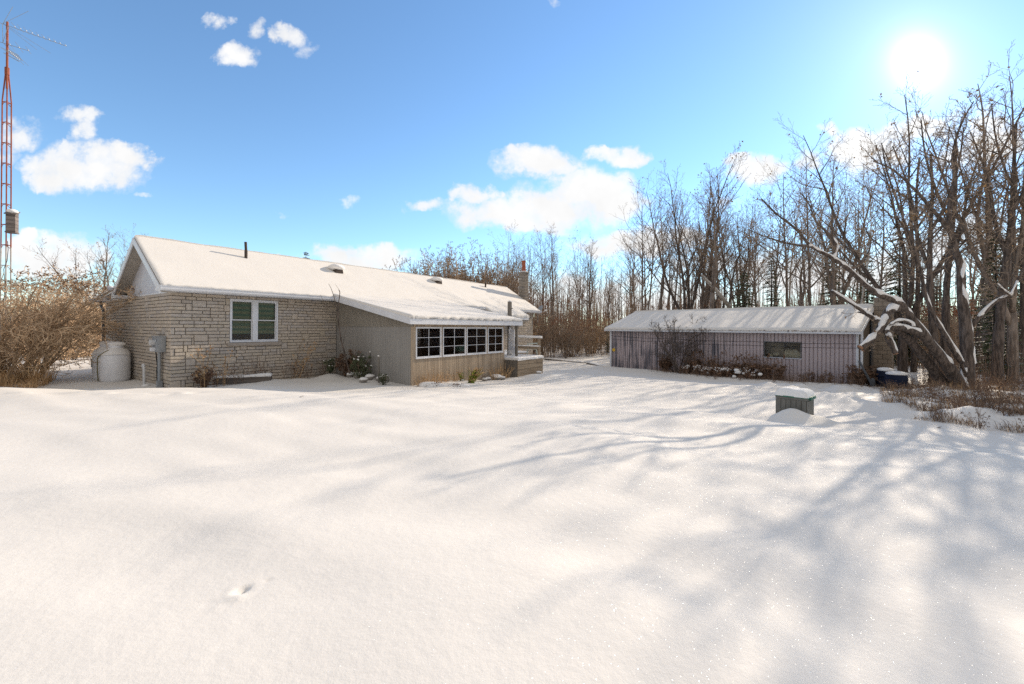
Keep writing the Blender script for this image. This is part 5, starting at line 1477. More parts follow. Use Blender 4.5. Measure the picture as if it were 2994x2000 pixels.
n = 0; tries = 0; placed = []
kinds = ['aspen_a', 'aspen_b', 'aspen_c', 'aspen_d', 'maple_c', 'maple_a', 'birch_a', 'sapling_a', 'sapling_b', 'aspen_a', 'aspen_c']
def zone(px):
    if px < 1780: return 'between the house chimney and the shed'
    if px < 2250: return 'behind the left half of the shed'
    if px < 2560: return 'behind the right half of the shed'
    return 'to the right of the shed'
while n < 108 and tries < 4000:
    tries += 1
    px = rng.uniform(1430, 3060); Ymin = 31 if px < 1900 else (28 if px < 2250 else (23 if px < 2560 else 15.5))
    Y = Ymin + (62 - Ymin) * rng.random() ** 1.5
    x = (px - 1497) / F * Y
    if not wood_ok(x, Y): continue
    if any((x - a) ** 2 + (Y - b_) ** 2 < .8 for a, b_ in placed): continue
    placed.append((x, Y)); n += 1
    if px > 2560 and rng.random() < .84: continue
    k = rng.choice(kinds); tp = top_at(px); frac = rng.uniform(.62, 1.02) if px > 1850 else rng.uniform(.7, 1.05)
    h = hh(px, tp, Y, gz(x, Y)); h = min(h * frac, 17 if Y < 40 else 19)
    if h < 3: continue
    birch = k.startswith('birch'); sap = k.startswith('sapling'); mp_ = k.startswith('maple')
    nm = 'birch_tree' if birch else ('sapling' if sap else 'bare_tree')
    look = 'pale barked slim birch' if birch else ('thin bare sapling' if sap else ('forked grey barked bare tree' if mp_ else 'straight grey barked bare tree'))
    z_ = zone(px)
    inst(k, nm, (x, Y, gz(x, Y)), h / 10.0, rng.uniform(0, 6.28), look + ' in the wood ' + z_, 'tree', look + 's in the wood ' + z_)
# wood beyond the frame on the right: it throws the shadows on the lawn
for (x, y, h, k) in [(24, 13.5, 12, 'aspen_b'), (27, 10, 12, 'maple_c')]:
    inst(k, 'bare_tree', (x, y, gz(x, y)), h / 10, rng.uniform(0, 6.28), 'bare tree of the wood edge just outside the right of the picture', 'tree', 'trees at the wood edge outside the picture')
# understory saplings and thickets, each its own
UK = ['thicket_a', 'thicket_b', 'sapling_a', 'thicket_a', 'sapling_b']
n = 0
while n < 95:
    px = rng.uniform(1480, 3040); Ymin = 31.5 if px < 1900 else (29 if px < 2250 else (24 if px < 2560 else 15))
    Y = Ymin + (50 - Ymin) * rng.random() ** 1.6; x = (px - 1497) / F * Y
    if not wood_ok(x, Y): continue
    k = rng.choice(UK); n += 1; z_ = zone(px)
    if k.startswith('thicket'):
        s = rng.uniform(.8, 1.5) * (Y / 34) ** .5; tint = 'dark russet tipped' if k == 'thicket_a' else 'tan coloured'
        inst(k, 'thicket_bush', (x, Y, gz(x, Y)), s, rng.uniform(0, 6.28), tint + ' bare thicket bush under the trees ' + z_, 'bush', tint + ' thicket bushes under the trees ' + z_)
    else:
        inst(k, 'sapling', (x, Y, gz(x, Y)), rng.uniform(.4, .75), rng.uniform(0, 6.28), 'thin bare sapling in the wood ' + z_, 'tree', 'thin bare saplings in the wood ' + z_)
# russet leaved small trees between deck and shed
inst('russet_a', 'russet_bush', px3(1655, 1040, 31) * A3([1, 1, 0]) + A3([0, 0, gz(4, 31) - .1]), .50, 1.0, 'larger rust orange leaved bush between the deck and the shed', 'bush')
inst('russet_a', 'russet_bush', px3(1718, 1040, 32.5) * A3([1, 1, 0]) + A3([0, 0, gz(5, 32) - .1]), .38, 2.6, 'smaller rust orange leaved bush nearer the shed than the larger one', 'bush')
# conifers
for (k, px, Y, tp, lb) in [('spruce_c', 2175, 28.5, 795, 'small dark green spruce rising right behind the shed roof'),
                           ('spruce_b', 2432, 30, 700, 'dark spruce between bare trunks above the right half of the shed roof'),
                           ('spruce_a', 2535, 27, 735, 'dark spruce behind the snowy limb and the block chimney'),
                           ('spruce_b', 2255, 36, 745, 'narrow dark spruce top above the shed window'),
                           ('spruce_b', 1775, 35, 960, 'low snow dusted spruce left of the shed corner')]:
    tree_at(k, px, Y, tp, lb, 'spruce_tree', 'spruce', protoH=8.0 if k == 'spruce_c' else 10.0)
n = 0
while n < 10:
    px = rng.uniform(2590, 3040); Y = rng.uniform(17.5, 34); x = (px - 1497) / F * Y
    if not wood_ok(x, Y): continue
    tp = rng.uniform(620, 880) - (px - 2600) * .15; z0 = gz(x, Y); n += 1
    inst(rng.choice(['spruce_a', 'spruce_b', 'spruce_b']), 'spruce_tree', (x, Y, z0), hh(px, tp, Y, z0) / 10, rng.uniform(0, 6.28), 'snow laden spruce in the dense wood to the right of the shed', 'spruce', 'snow laden spruces right of the shed', )
# far mass of stems that nobody could count
def far_wood(name, n, rx, ry, hmin, hmax, mat, label, seed, rad=(.02, .06), ok=None, twigs=5):
    r = np.random.RandomState(seed); b = MB(); i = 0; 
    while i < n:
        Y = r.uniform(*ry); px = r.uniform(*rx); x = (px - 1497) / F * Y
        if ok and not ok(x, Y): continue
        i += 1; z = gz(x, Y) if False else -.6; h = r.uniform(hmin, hmax); lx, ly = r.normal(size=2) * .05 * h
        ra = r.uniform(*rad)
        P = A3([[x, Y, z], [x + lx * .5 + r.normal() * .05, Y + ly * .5, z + h * .5], [x + lx, Y + ly, z + h]]); b.tube(P, [ra, ra * .7, ra * .2], 3, cap=False)
        for k in range(twigs):
            f = r.uniform(.2, .95); q = P[0] + (P[2] - P[0]) * f; a = r.rand() * 6.28; L = h * r.uniform(.1, .26) * (1.2 - f)
            e = q + A3([math.cos(a) * .6, math.sin(a) * .6, .8]) * L; b.tube([q, e], [ra * .35, ra * .12], 3, cap=False)
    o = b.obj(name, mat); return tag(o, label, 'woodland', kind='stuff')
far_wood('far_woodland', 2600, (1150, 3300), (46, 95), 4.5, 11, M['twig'], 'distant mass of bare grey brown trees beyond the yard', 5, (.03, .09), lambda x, y: wood_ok(x, y), 7)
far_wood('woodland_undergrowth', 5200, (1440, 3100), (30, 52), .7, 3.0, M['twig'], 'tangle of thin brown stems on the floor of the wood', 6, (.010, .02), lambda x, y: wood_ok(x, y), 4)
far_wood('brush', 1700, (2560, 3150), (15, 32), .4, 2.0, M['weedstem'], 'tangle of thin brown stems under the trees right of the shed', 7, (.006, .012), lambda x, y: wood_ok(x, y) and y > 14, 5)
far_wood('distant_brush', 2600, (-700, 1200), (34, 90), 2.0, 5.5, M['tanwig'], 'distant belt of tan brush beyond the open snow at the left and behind the house', 8, (.02, .05), None, 6)

# ------------------------------------------------------------------ behind the house
for i, (px, Y, tp, k) in enumerate([(1240, 34, 745, 'shrub_b'), (1290, 36, 735, 'shrub_a'), (1345, 35, 720, 'shrub_a'), (1400, 37, 735, 'shrub_b'), (1445, 36, 755, 'shrub_a'), (1325, 39, 715, 'thicket_a'), (1375, 40, 712, 'thicket_a'), (1270, 40, 740, 'thicket_a')]):
    x = (px - 1497) / F * Y; z0 = gz(x, Y)
    inst('twiggy', 'tall_shrub', (x, Y, z0), hh(px, tp, Y, z0) / 3.6, i * 1.3, 'rounded bare twiggy shrub showing over the bungalow ridge left of the chimney', 'shrub', 'bare shrubs behind the bungalow ridge')
tree_at('aspen_c', 1510, 42, 730, 'slim bare tree directly behind the stone house chimney')
tree_at('maple_c', 1310, 44, 712, 'thin topped bare tree among the shrubs behind the bungalow ridge')
tree_at('maple_c', 305, 30, 668, 'bare branching tree left of the gable behind the house')
tree_at('maple_d', 272, 33, 700, 'lower wide bare tree left of the gable at the edge of the brown bush', )
tree_at('aspen_b', 362, 30, 690, 'slim bare tree half hidden by the gable edge')
p = on_roof(893, 752)
pr = px3(893, 742, 18.3)
b = MB(); b.blob((0, 0, 0), (.14, .1, .12), 3, k=8, amp=.3); b.blob((.02, 0, .13), (.07, .06, .10), 5, k=7, amp=.3); b.blob((.14, 0, -.07), (.12, .06, .05), 6, k=7, amp=.3)
# spruce tip seen over the ridge
x = (893 - 1497) / F * 30
inst('spruce_b', 'spruce_tree', (x, 30, gz(x, 30)), hh(893, 735, 30, gz(x, 30)) / 10, .4, 'spruce whose very tip shows over the bungalow ridge', 'spruce')
for i, (px, Y, s) in enumerate([(20, 26, 1.0), (75, 27, 1.0), (135, 26, 1.05), (185, 25, 1.3), (235, 24, 1.35), (280, 25, 1.2), (322, 27, 1.0), (-30, 25, 1.0), (105, 30, 1.2), (210, 31, 1.2), (262, 32, 1.2)]):
    x = (px - 1497) / F * Y
    inst('thicket_b', 'thicket_bush', (x, Y, gz(x, Y)), s, i * 2.1, 'tan leafless bush in the belt beyond the open snow left of the house', 'bush', 'tan bushes beyond the snow left of the house')

# ------------------------------------------------------------------ the big brown bush at the left
for (k, px, Y, tp, sc, lb) in [('shrub_a', 15, 12.8, 765, 1.0, 'tallest brown tangled shrub, round the foot of the antenna mast'),
                               ('shrub_a', 78, 14.0, 790, 1.0, 'brown tangled shrub with dried leaf tufts, second from the mast'),
                               ('shrub_b', 100, 17.0, 800, 1.0, 'brown shrub behind the one at the mast foot'),
                               ('shrub_a', -60, 13.0, 760, 1.0, 'brown tangled shrub cut by the left edge of the picture'),
                               ('shrub_a', 185, 21.5, 800, 1.0, 'farther brown shrub with dried leaf tufts reaching towards the low eave')]:
    x = (px - 1497) / F * Y; z0 = gz(x, Y); H0 = 3.15 if k == 'shrub_a' else 2.5
    inst(k, 'tangled_shrub', (x, Y, z0), hh(px, tp, Y, z0) / H0, rng.uniform(0, 6.28), lb, 'shrub')
def grass(name, n, area, label, mat, hmin=.15, hmax=.6, seed=1, w=.006, leanx=0.0, mats=None, cat='dry grass', curl=.5, clump=0):
    """area: function(rand) -> x,y"""
    r = np.random.RandomState(seed); b = MB(); i = 0
    XY = A3([area(r) for _ in range(n)]); Z = ground_z(XY[:, 0], XY[:, 1])
    HN = np.clip(.75 + .6 * vnoise(XY[:, 0] / .6, XY[:, 1] / .6, seed + 50), .25, 1.3)
    for (x, y), z, hn in zip(XY, Z, HN):
        h = r.uniform(hmin, hmax) * hn * (.55 + .9 * r.rand() ** 2); a = r.rand() * 6.28; l = curl * h * r.rand(); dx, dy = math.cos(a) * l + leanx * h, math.sin(a) * l
        sx_, sy_ = math.sin(a + .7) * w, math.cos(a + .7) * w
        V = [(x - sx_, y - sy_, z - .02), (x + sx_, y + sy_, z - .02), (x + dx * .35 + sx_ * .8, y + dy * .35 + sy_ * .8, z + h * .6), (x + dx * .35 - sx_ * .8, y + dy * .35 - sy_ * .8, z + h * .6), (x + dx, y + dy, z + h * r.uniform(.75, 1))]
        b.add(V, [(0, 1, 2, 3), (3, 2, 4)])
    o = b.obj(name, mat); return tag(o, label, cat, kind='stuff')
def ar(px0, px1, Y0, Y1, extra=None):
    def f(r):
        while True:
            px = r.uniform(px0, px1); Y = r.uniform(Y0, Y1); x = (px - 1497) / F * Y
            if extra is None or extra(px, x, Y): return x, Y
    return f
grass('reed_grass', 3000, ar(-60, 190, 11.4, 14.5, lambda px, x, y: vnoise(A3([x / .35]), A3([y / .35]), 9)[0] > .0 - (px < 110) * .35 and px < 118 + (y - 11.4) * 16), 'straw coloured dry grass at the foot of the brown bush', M['straw'], .1, .75, 3, .005, curl=1.0)

# ------------------------------------------------------------------ right hand weedy bank
def bank(px, x, y): return (x * 0.8 + y * 0.6) > 12.5 + .25 * math.sin(y * 2.3) and y > 6.5
def patch(px, x, y): return bank(px, x, y) and vnoise(A3([x / .45]), A3([y / .45]), 5)[0] > .25 - .35 * min(1, max(0, (x * .8 + y * .6 - 12.5) / 1.3)) + .25 * math.sin(x * 5 + y * 3)
grass('dry_weeds', 13000, ar(2575, 3080, 6.9, 15.5, patch), 'matted brown dry weeds and grass poking through the snow at the right', M['weedstem'], .05, .26, 4, .004, leanx=-.35, curl=1.5)
grass('dry_grass', 2600, ar(2575, 3080, 8.0, 16, patch), 'straw coloured grass blades in the snow at the right', M['straw'], .1, .42, 6, .004, leanx=-.3, curl=1.1)
r = random.Random(5)
n = 0
while n < 80:
    px = r.uniform(2600, 3030); Y = r.uniform(7.6, 15.5); x = (px - 1497) / F * Y
    if not bank(px, x, Y): continue
    n += 1; inst('dryweed_b', 'weed_tuft', (x, Y, gz(x, Y)), r.uniform(.5, .95), r.uniform(0, 6.28), 'brown branching weed tuft on the snowy bank at the right', 'weed', 'weed tufts on the bank at the right')

# ------------------------------------------------------------------ along the shed
ch_ = sw(s_at(1985, SO, SA, -1.0, SN), -1.0)
inst('cherry', 'small_bare_tree', (ch_[0], ch_[1], gz(*ch_)), 1.18, .6, 'small dark multi stemmed bare tree in front of the left half of the shed', 'tree')
r = random.Random(9)
def bed(kind, n, pa, pb, ta, tb, name, lb, grp, sc=(.8, 1.2), cat='plant'):
    for i in range(n):
        px = r.uniform(pa, pb); t_ = r.uniform(ta, tb); s = s_at(px, SO, SA, t_, SN); xy = sw(s, t_)
        inst(kind, name, (xy[0], xy[1], gz(*xy)), r.uniform(*sc), r.uniform(0, 6.28), lb, cat, grp)
bed('weed_a', 34, 2015, 2310, -.75, -.25, 'withered_plant', 'withered dark leaved plant standing against the shed wall left of the window end', 'withered plants along the shed wall', (1.0, 1.45))
bed('weed_b', 16, 2100, 2300, -.9, -.3, 'withered_plant', 'withered dark leaved plant standing against the shed wall left of the window end', 'withered plants along the shed wall', (.8, 1.15))
bed('weed_b', 14, 2320, 2500, -.7, -.3, 'drooping_plant', 'withered stalk with drooping leaves below and right of the shed window', 'drooping plants right of the shed window', (.55, .85))
bed('weed_c', 22, 2000, 2200, -1.3, -.7, 'snowy_plant', 'low withered plant carrying round balls of snow before the shed', 'snowy plants before the shed', (.7, 1.0))
bed('brownbush', 3, 1940, 1975, -.5, -.3, 'brown_bush', 'small brown leafy bush at the shed wall left of the small bare tree', 'brown bushes left of the small bare tree', (.9, 1.2), 'bush')
bed('brownbush', 5, 2470, 2560, -.7, -.1, 'brown_bush', 'brown twiggy bush at the right corner of the shed', 'brown bushes at the right corner of the shed', (.8, 1.1), 'bush')
bed('dryweed_b', 30, 1950, 2640, -1.9, -.9, 'weed_tuft', 'low dry weed tuft on the strip of snow in front of the shed', 'weed tufts before the shed', (.4, .7), 'weed')
grass('bed_litter', 3400, (lambda r_: (lambda xy: (xy[0], xy[1]))(sw(r_.uniform(3.2, 13), r_.uniform(-1.5, -.2)))), 'short dead stems littering the bed along the shed', M['weedstem'], .04, .26, 12, .004, curl=.9, cat='dead stems')
# round lumps of snow on the bed
r = random.Random(19)
for i in range(34):
    px = r.uniform(2010, 2230); t_ = r.uniform(-1.25, -.5); s = s_at(px, SO, SA, t_, SN); xy = sw(s, t_); q = r.uniform(.05, .11)
    b = MB(); b.blob((0, 0, 0), (q * 1.1, q, q * .75), i, k=9, amp=.12)
    o = b.obj('snow_ball', M['softsnow'], None, smooth=True, loc=(xy[0], xy[1], gz(*xy) + r.uniform(.05, .38))); tag(o, 'round ball of snow caught on the dead plants before the shed', 'snow', 'snow balls on the plants before the shed')

# ------------------------------------------------------------------ along the house
def hplant(kind, px, t_, sc, name, lb, cat='plant', grp=None, rz=0):
    s = s_at(px, HC, HA, t_, HT); xy = hw(s, t_); return inst(kind, name, (xy[0], xy[1], gz(*xy)), sc, rz, lb, cat, grp)
hplant('goldweed', 600, -.5, 1.0, 'dry_goldenrod', 'tallest golden dry stalk against the stone wall left of the window')
hplant('goldweed', 648, -.45, .92, 'dry_goldenrod', 'golden dry stalk just under the left corner of the window sill', rz=2)
hplant('brownbush', 597, -.4, .9, 'brown_bush', 'leafy brown clump at the foot of the golden stalks', 'bush')
for i, (px, sc) in enumerate([(635, .8), (662, .9), (690, .95), (712, .8), (735, 1.0), (755, 1.15), (775, .9), (835, .8), (858, .9), (880, 1.25), (905, 1.0), (940, .9), (960, 1.0)]):
    hplant('dryweed' if i % 3 else 'dryweed_b', px, -.35, sc, 'dry_weed', 'thin dark dry weed against the stone wall under or right of the window', 'weed', 'thin dry weeds along the stone wall', rz=i)
hplant('goldweed', 865, -.4, 1.15, 'dry_goldenrod', 'leaning snow flecked dry stalk right of the window', rz=1).rotation_euler[1] = .38
hplant('evergreen', 965, -.8, .75, 'evergreen_bush', 'low dark bush with patches of snow left of the bare seedling', 'bush')
def side(kind, px, s, sc, name, lb, cat='plant', rz=0):
    # plants along the sunroom side wall at s (just outside P0)
    o = HC + HA * s; r_ = (px - 1497) / F; t_ = (r_ * o[1] - o[0]) / (HT[0] - r_ * HT[1]); xy = hw(s, t_)
    return inst(kind, name, (xy[0], xy[1], gz(*xy)), sc, rz, lb, cat)
side('brownbush', 1016, 4.85, 1.35, 'brown_bush', 'tall brown leafy clump right of the seedling trunk by the sunroom side wall', 'bush')
side('evergreen', 1055, 4.75, 1.1, 'evergreen_bush', 'tall green brown bush with snow flecks by the sunroom side wall', 'bush', 1)
side('evergreen', 1124, 4.6, .5, 'evergreen_bush', 'small green brown bush right of the nearer stake', 'bush', 2)
side('dryweed', 1040, 4.7, 1.3, 'dry_weed', 'single dark dry stalk standing tall before the sunroom side wall', 'weed', 2)
# seedling tree at the junction
def poly_tree(name, label, cat, base, Ybase, stems, mt='bark', mc='twig', snow=True, seed=1, twig=(3, 4, 3), twl=1.0, leaf=.03, minr=.006, snow_min=.02):
    """stems: list of (points [(px,py,Y)], r0, r1, kids, twiglen, snowy)"""
    p0 = px3(base[0], base[1], Ybase); z0 = gz(p0[0], p0[1]); org = A3([p0[0], p0[1], z0])
    root = empty(name, tuple(org)); tag(root, label, cat)
    g = Grow(seed, leaf=leaf, wander=.13, up=.05, minr=minr); S = MB(); CUT = MB()
    for st in stems:
        pts, r0, r1, kids, tl_, sn = st[:6]
        K = A3([px3(*q) - org for q in pts])
        # smooth the polyline (Catmull-Rom)
        Q = []
        for i in range(len(K) - 1):
            a, b_, c, d_ = K[max(i - 1, 0)], K[i], K[i + 1], K[min(i + 2, len(K) - 1)]
            for t_ in np.linspace(0, 1, 5)[:-1]: Q.append(.5 * ((2 * b_) + (-a + c) * t_ + (2 * a - 5 * b_ + 4 * c - d_) * t_ ** 2 + (-a + 3 * b_ - 3 * c + d_) * t_ ** 3))
        Q.append(K[-1]); Q = A3(Q); R = (r1 + (r0 - r1) * (1 - np.linspace(0, 1, len(Q))) ** (1.25 if r1 < r0 * .4 else 1)) * (1 + .06 * g.r.normal(size=len(Q)))
        g.T.tube(Q, R, 10)
        L = np.linalg.norm(np.diff(Q, axis=0), axis=1).sum()
        if kids: g.sprout(Q, R, 0, 3, (kids, 6, 4), (55, 45, 42), st[6] if len(st) > 6 else .3, (tl_ / L, .5, .5), L)
        if sn:
            m_ = max(2, int(len(Q) * sn)); 
            T_ = np.gradient(Q, axis=0); T_ /= np.linalg.norm(T_, axis=1, keepdims=True)
            upv = A3([0, 0, 1.0]) - T_ * T_[:, 2:3]; upv /= (np.linalg.norm(upv, axis=1, keepdims=True) + 1e-6)
            wv = np.sqrt(1 - T_[:, 2] ** 2 * .35)
            RS_ = (R * .80 * wv + .010) * (1 + .12 * g.r.normal(size=len(Q)))
            RS_[:m_] *= np.clip((m_ - np.arange(m_)) / (m_ * .15 if sn < 1 else 1.5), .15, 1); RS_ *= np.clip(.86 + .22 * np.sin(np.arange(len(Q)) * 1.3 + Q[0][0]) + .12 * g.r.normal(size=len(Q)), .3, 1.15); S.tube((Q + upv * (R * .48)[:, None] - A3([.0, .02, 0]))[:m_], RS_[:m_], 8)
    g.T.obj('trunk', M[mt], root, smooth=True)
    if g.C.v: g.C.obj('crown', [M[mc], M['tanleaf']], root)
    if snow and S.v: S.obj('snow', M['softsnow'], root, smooth=True)
    return root
Yp = 14.6
poly_tree('seedling_tree', 'leafless seedling tree with three reddish upright shoots at the corner of house and sunroom', 'tree', (1024, 1088), Yp,
    [([(1024, 1092, Yp), (1010, 1040, Yp), (996, 985, Yp), (988, 921, Yp), (990, 885, Yp), (993, 856, Yp), (990, 848, Yp)], .032, .012, 0, 0, 0),
     ([(988, 921, Yp), (978, 875, Yp), (968, 845, Yp), (960, 830, Yp)], .014, .006, 0, 0, 0), ([(988, 921, Yp), (964, 900, Yp), (949, 886, Yp), (936, 862, Yp)], .012, .005, 0, 0, 0),
     ([(993, 852, Yp), (986, 840, Yp), (978, 830, Yp)], .006, .003, 0, 0, 0), ([(1004, 1004, Yp), (1012, 960, Yp), (1016, 925, Yp)], .009, .003, 0, 0, 0),
     ([(1024, 1092, Yp), (1000, 1080, Yp), (992, 1060, Yp), (997, 1020, Yp)], .01, .004, 0, 0, 0)], seed=3, snow=False, mt='bark2')
# lime green fern-like bush in front of the sunroom
def by_wall(px, t_):
    s = s_at(px, HC, HA, t_, HT); xy = hw(s, t_); return A3([xy[0], xy[1], gz(*xy)])
def lime_bush(px, py, n, H, wd, lb, seed, lean=0.15):
    r = np.random.RandomState(seed); p = by_wall(px, py); T = MB(); C = MB()
    for k in range(n):
        a = r.rand() * 6.28; sp_ = wd * r.rand(); d = unit(A3([math.cos(a) * sp_ + lean, math.sin(a) * sp_ * .5, 1])); h = H * r.uniform(.45, 1.05)
        P = [A3([r.normal() * .06, r.normal() * .04, -.02])]
        for i in range(7): d = unit(d + A3([lean * .22, 0, -.05]) + r.normal(size=3) * .07); P.append(P[-1] + d * h / 7)
        T.tube(P, np.linspace(.005, .002, 8), 3, cap=False)
        for i in range(1, 8):
            for j in range(11):
                sg = 1 if j % 2 else -1; q = P[i] + (P[i - 1] - P[i]) * r.rand(); L = .05 * r.uniform(.6, 1.4)
                sd_ = unit(A3([math.cos(a + 1.57), math.sin(a + 1.57), .5]) * sg + r.normal(size=3) * .6)
                c2 = unit(np.cross(sd_, d)) * L * .22; C.quad([q, q + sd_ * L * .5 + c2, q + sd_ * L, q + sd_ * L * .5 - c2], 1 if (r.rand() < .18 or i > 6) else 0)
    o = empty('fern_bush', tuple(p)); tag(o, lb, 'bush'); T.obj('stems', M['straw'], o); C.obj('fronds', [M['lime'], M['straw']], o)
lime_bush(1378, -4.85, 50, .62, .42, 'bright lime green feathery bush in front of the sunroom wall', 3, .22)
lime_bush(1352, -4.8, 7, .42, .25, 'small upright lime green sprig left of the feathery bush', 4, -.2)
lime_bush(1375, -5.5, 12, .18, .9, 'low lime green sprig poking from the snow below the feathery bush', 5, .3)
r = random.Random(31)
for i, px in enumerate([1226, 1240, 1255, 1275, 1292, 1305, 1330]):
    hplant('strawtuft', px, -4.8, r.uniform(.8, 1.25), 'straw_tuft', 'arching pale straw tuft against the weathered sunroom front, left of the lime bush', 'grass tuft', 'straw tufts left of the lime bush', rz=i)
for i, px in enumerate([1445, 1458, 1470, 1484]):
    hplant('strawtuft', px, -5.0, r.uniform(.9, 1.5), 'straw_tuft', 'arching pale straw tuft near the deck, right of the lime bush', 'grass tuft', 'straw tufts right of the lime bush', rz=i)
# heap of snow covered leaves by the sunroom
for i, (px, py, q, lb) in enumerate([(1262, 1128, .26, 'snow covered leaf heap before the left windows of the sunroom'), (1340, 1130, .2, 'snow covered leaf heap below the lime green bush')]):
    p = on_ground(px, py); o = empty('leaf_heap', tuple(p)); tag(o, lb, 'leaf heap')
    b = MB(); b.blob((0, 0, 0), (q * 1.7, q * .7, q * .5), i, k=14, amp=.2); b.obj('snow_cover', M['softsnow'], o, smooth=True)
    b = MB(); rr = np.random.RandomState(i)
    for k in range(160):
        a = unit(rr.normal(size=3)); c = unit(np.cross(a, rr.normal(size=3))); th = rr.rand() * 6.28; ph = rr.rand() * 1.3
        q_ = A3([math.cos(th) * math.cos(ph) * q * 1.7, math.sin(th) * math.cos(ph) * q * .7, math.sin(ph) * q * .5]); z = .022 * rr.uniform(.6, 1.3)
        b.quad([q_ - a * z, q_ - c * z * .6, q_ + a * z, q_ + c * z * .6])
    b.obj('leaves', M['deadleaf'], o)

# ------------------------------------------------------------------ broken leaning tree at the right and its neighbours
B = 14.2
def Z8(x, y, Y): return (1850 + x / 1.844, 400 + y / 1.844, Y)
lean = [([Z8(1800, 1400, B), Z8(1722, 1270, B - .1), Z8(1640, 1160, B - .2), Z8(1540, 1035, B - .3), Z8(1470, 940, B - .4), Z8(1425, 890, B - .4), Z8(1340, 855, B - .5), Z8(1270, 815, B - .5), Z8(1170, 722, B - .6), Z8(1080, 655, B - .6), Z8(960, 590, B - .7), Z8(880, 500, B - .8), Z8(770, 415, B - .9), Z8(690, 335, B - 1)], .19, .022, 15, 1.0, .86, .60),
        ([Z8(1080, 655, B - .6), Z8(1098, 595, B - .5), Z8(1060, 530, B - .5), Z8(980, 450, B - .4), Z8(950, 370, B - .3), Z8(900, 300, B - .2)], .06, .015, 12, 1.0, .4, .35),
        ([Z8(960, 590, B - .7), Z8(860, 580, B - .8), Z8(730, 545, B - .9), Z8(620, 500, B - 1.1)], .05, .012, 12, .8, .15, .3),
        ([Z8(1450, 925, B - .4), Z8(1385, 935, B - .5), Z8(1350, 1000, B - .7), Z8(1310, 1065, B - .9), Z8(1228, 1135, B - 1.1)], .14, .09, 3, .7, 1, .3),
        ([Z8(1335, 1030, B - .8), Z8(1290, 1080, B - .9), Z8(1240, 1150, B - .8)], .07, .055, 2, .5, 1, .3),
        ([Z8(1350, 1000, B - .7), Z8(1310, 985, B - .6), Z8(1270, 960, B - .6), Z8(1190, 905, B - .6), Z8(1070, 830, B - .7)], .085, .05, 4, .8, 1, .3),
        ([Z8(1275, 965, B - .5), Z8(1240, 950, B - .4), Z8(1212, 945, B - .3)], .04, .03, 0, 0, 1),
        ([Z8(1560, 1065, B - .3), Z8(1490, 1040, B - .6), Z8(1400, 1020, B - .8), Z8(1370, 1060, B - .9), Z8(1400, 1130, B - .9), Z8(1418, 1168, B - .9)], .11, .075, 3, .5, 1, .3),
        ([Z8(1520, 1030, B - .4), Z8(1480, 995, B - .7), Z8(1430, 990, B - .9), Z8(1390, 1010, B - 1)], .06, .04, 2, .5, 1, .3),
        ([Z8(1785, 1400, B + .35), Z8(1680, 1330, B + .3), Z8(1580, 1200, B + .2), Z8(1485, 1090, B), Z8(1400, 1020, B - .4)], .18, .10, 0, 0, 0),
        ([Z8(1800, 1290, B), Z8(1775, 1230, B - .3), Z8(1782, 1215, B - .5)], .05, .04, 0, 0, 0)]
br_ = poly_tree('broken_leaning_tree', 'broken old tree leaning left over the shed corner with snow along its limbs', 'tree', (2826, 1160), B, lean, mt='bark2', seed=61, leaf=.02, minr=.005)
# sawn ends
b = MB()
for (x, y, Y, r_) in ((1228, 1135, B - 1.1, .085), (1240, 1150, B - .8, .052), (1418, 1168, B - .9, .07)):
    c = px3(*Z8(x, y, Y)) - A3(br_.location); q = px3(*Z8(x + 40, y - 34 if x < 1300 else y - 60, Y)) - A3(br_.location) if x < 1300 else px3(*Z8(x - 20, y - 50, Y)) - A3(br_.location); d = unit(c - q)
    b.tube([c - d * .01, c + d * .012], [r_, r_], 10)
b.obj('sawn_end', M['cutwood'], br_)
stem = [([Z8(1800, 1400, B + .3), Z8(1805, 1250, B + .3), Z8(1800, 1100, B + .3), Z8(1790, 980, B + .3), Z8(1772, 850, B + .3), Z8(1765, 700, B + .4), Z8(1740, 620, B + .4), Z8(1710, 520, B + .4), Z8(1670, 460, B + .4), Z8(1600, 380, B + .5), Z8(1520, 290, B + .6), Z8(1400, 180, B + .6), Z8(1290, 130, B + .5)], .21, .02, 22, 1.7, .55, .42),
        ([Z8(1712, 520, B + .4), Z8(1700, 400, B + .6), Z8(1730, 250, B + .8), Z8(1720, 100, B + .8), Z8(1760, -60, B + .8), Z8(1830, -190, B + .8)], .085, .02, 18, 1.8, 0, .2),
        ([Z8(1812, 1030, B + .3), Z8(1860, 980, B + .1), Z8(1950, 890, B - .1), Z8(2035, 855, B - .3)], .085, .05, 3, .8, 1, .5), ([Z8(2035, 855, B - .3), Z8(1990, 820, B - .4), Z8(1960, 790, B - .4)], .035, .02, 3, .6, 1, .4),
        ([Z8(2035, 855, B - .3), Z8(2060, 800, B - .3), Z8(2110, 700, B - .3), Z8(2140, 600, B - .3)], .045, .02, 7, .9, .5, .3)]
poly_tree('upright_leaning_tree', 'tall dark bare tree sharing a foot with the broken leaning tree', 'tree', (2828, 1160), B + .3, stem, mt='bark2', seed=62, leaf=.04)
thin = [([Z8(1770, 1215, B + .1), Z8(1690, 1080, B), Z8(1620, 960, B), Z8(1575, 850, B), Z8(1550, 720, B), Z8(1500, 560, B), Z8(1440, 400, B), Z8(1370, 200, B), Z8(1340, 60, B)], .085, .018, 18, 1.5, .45, .4)]
poly_tree('thin_leaning_tree', 'thin leaning bare stem with a line of snow between the two big leaning trunks', 'tree', (2815, 1110), B + .1, thin, mt='bark2', seed=63, leaf=.04)
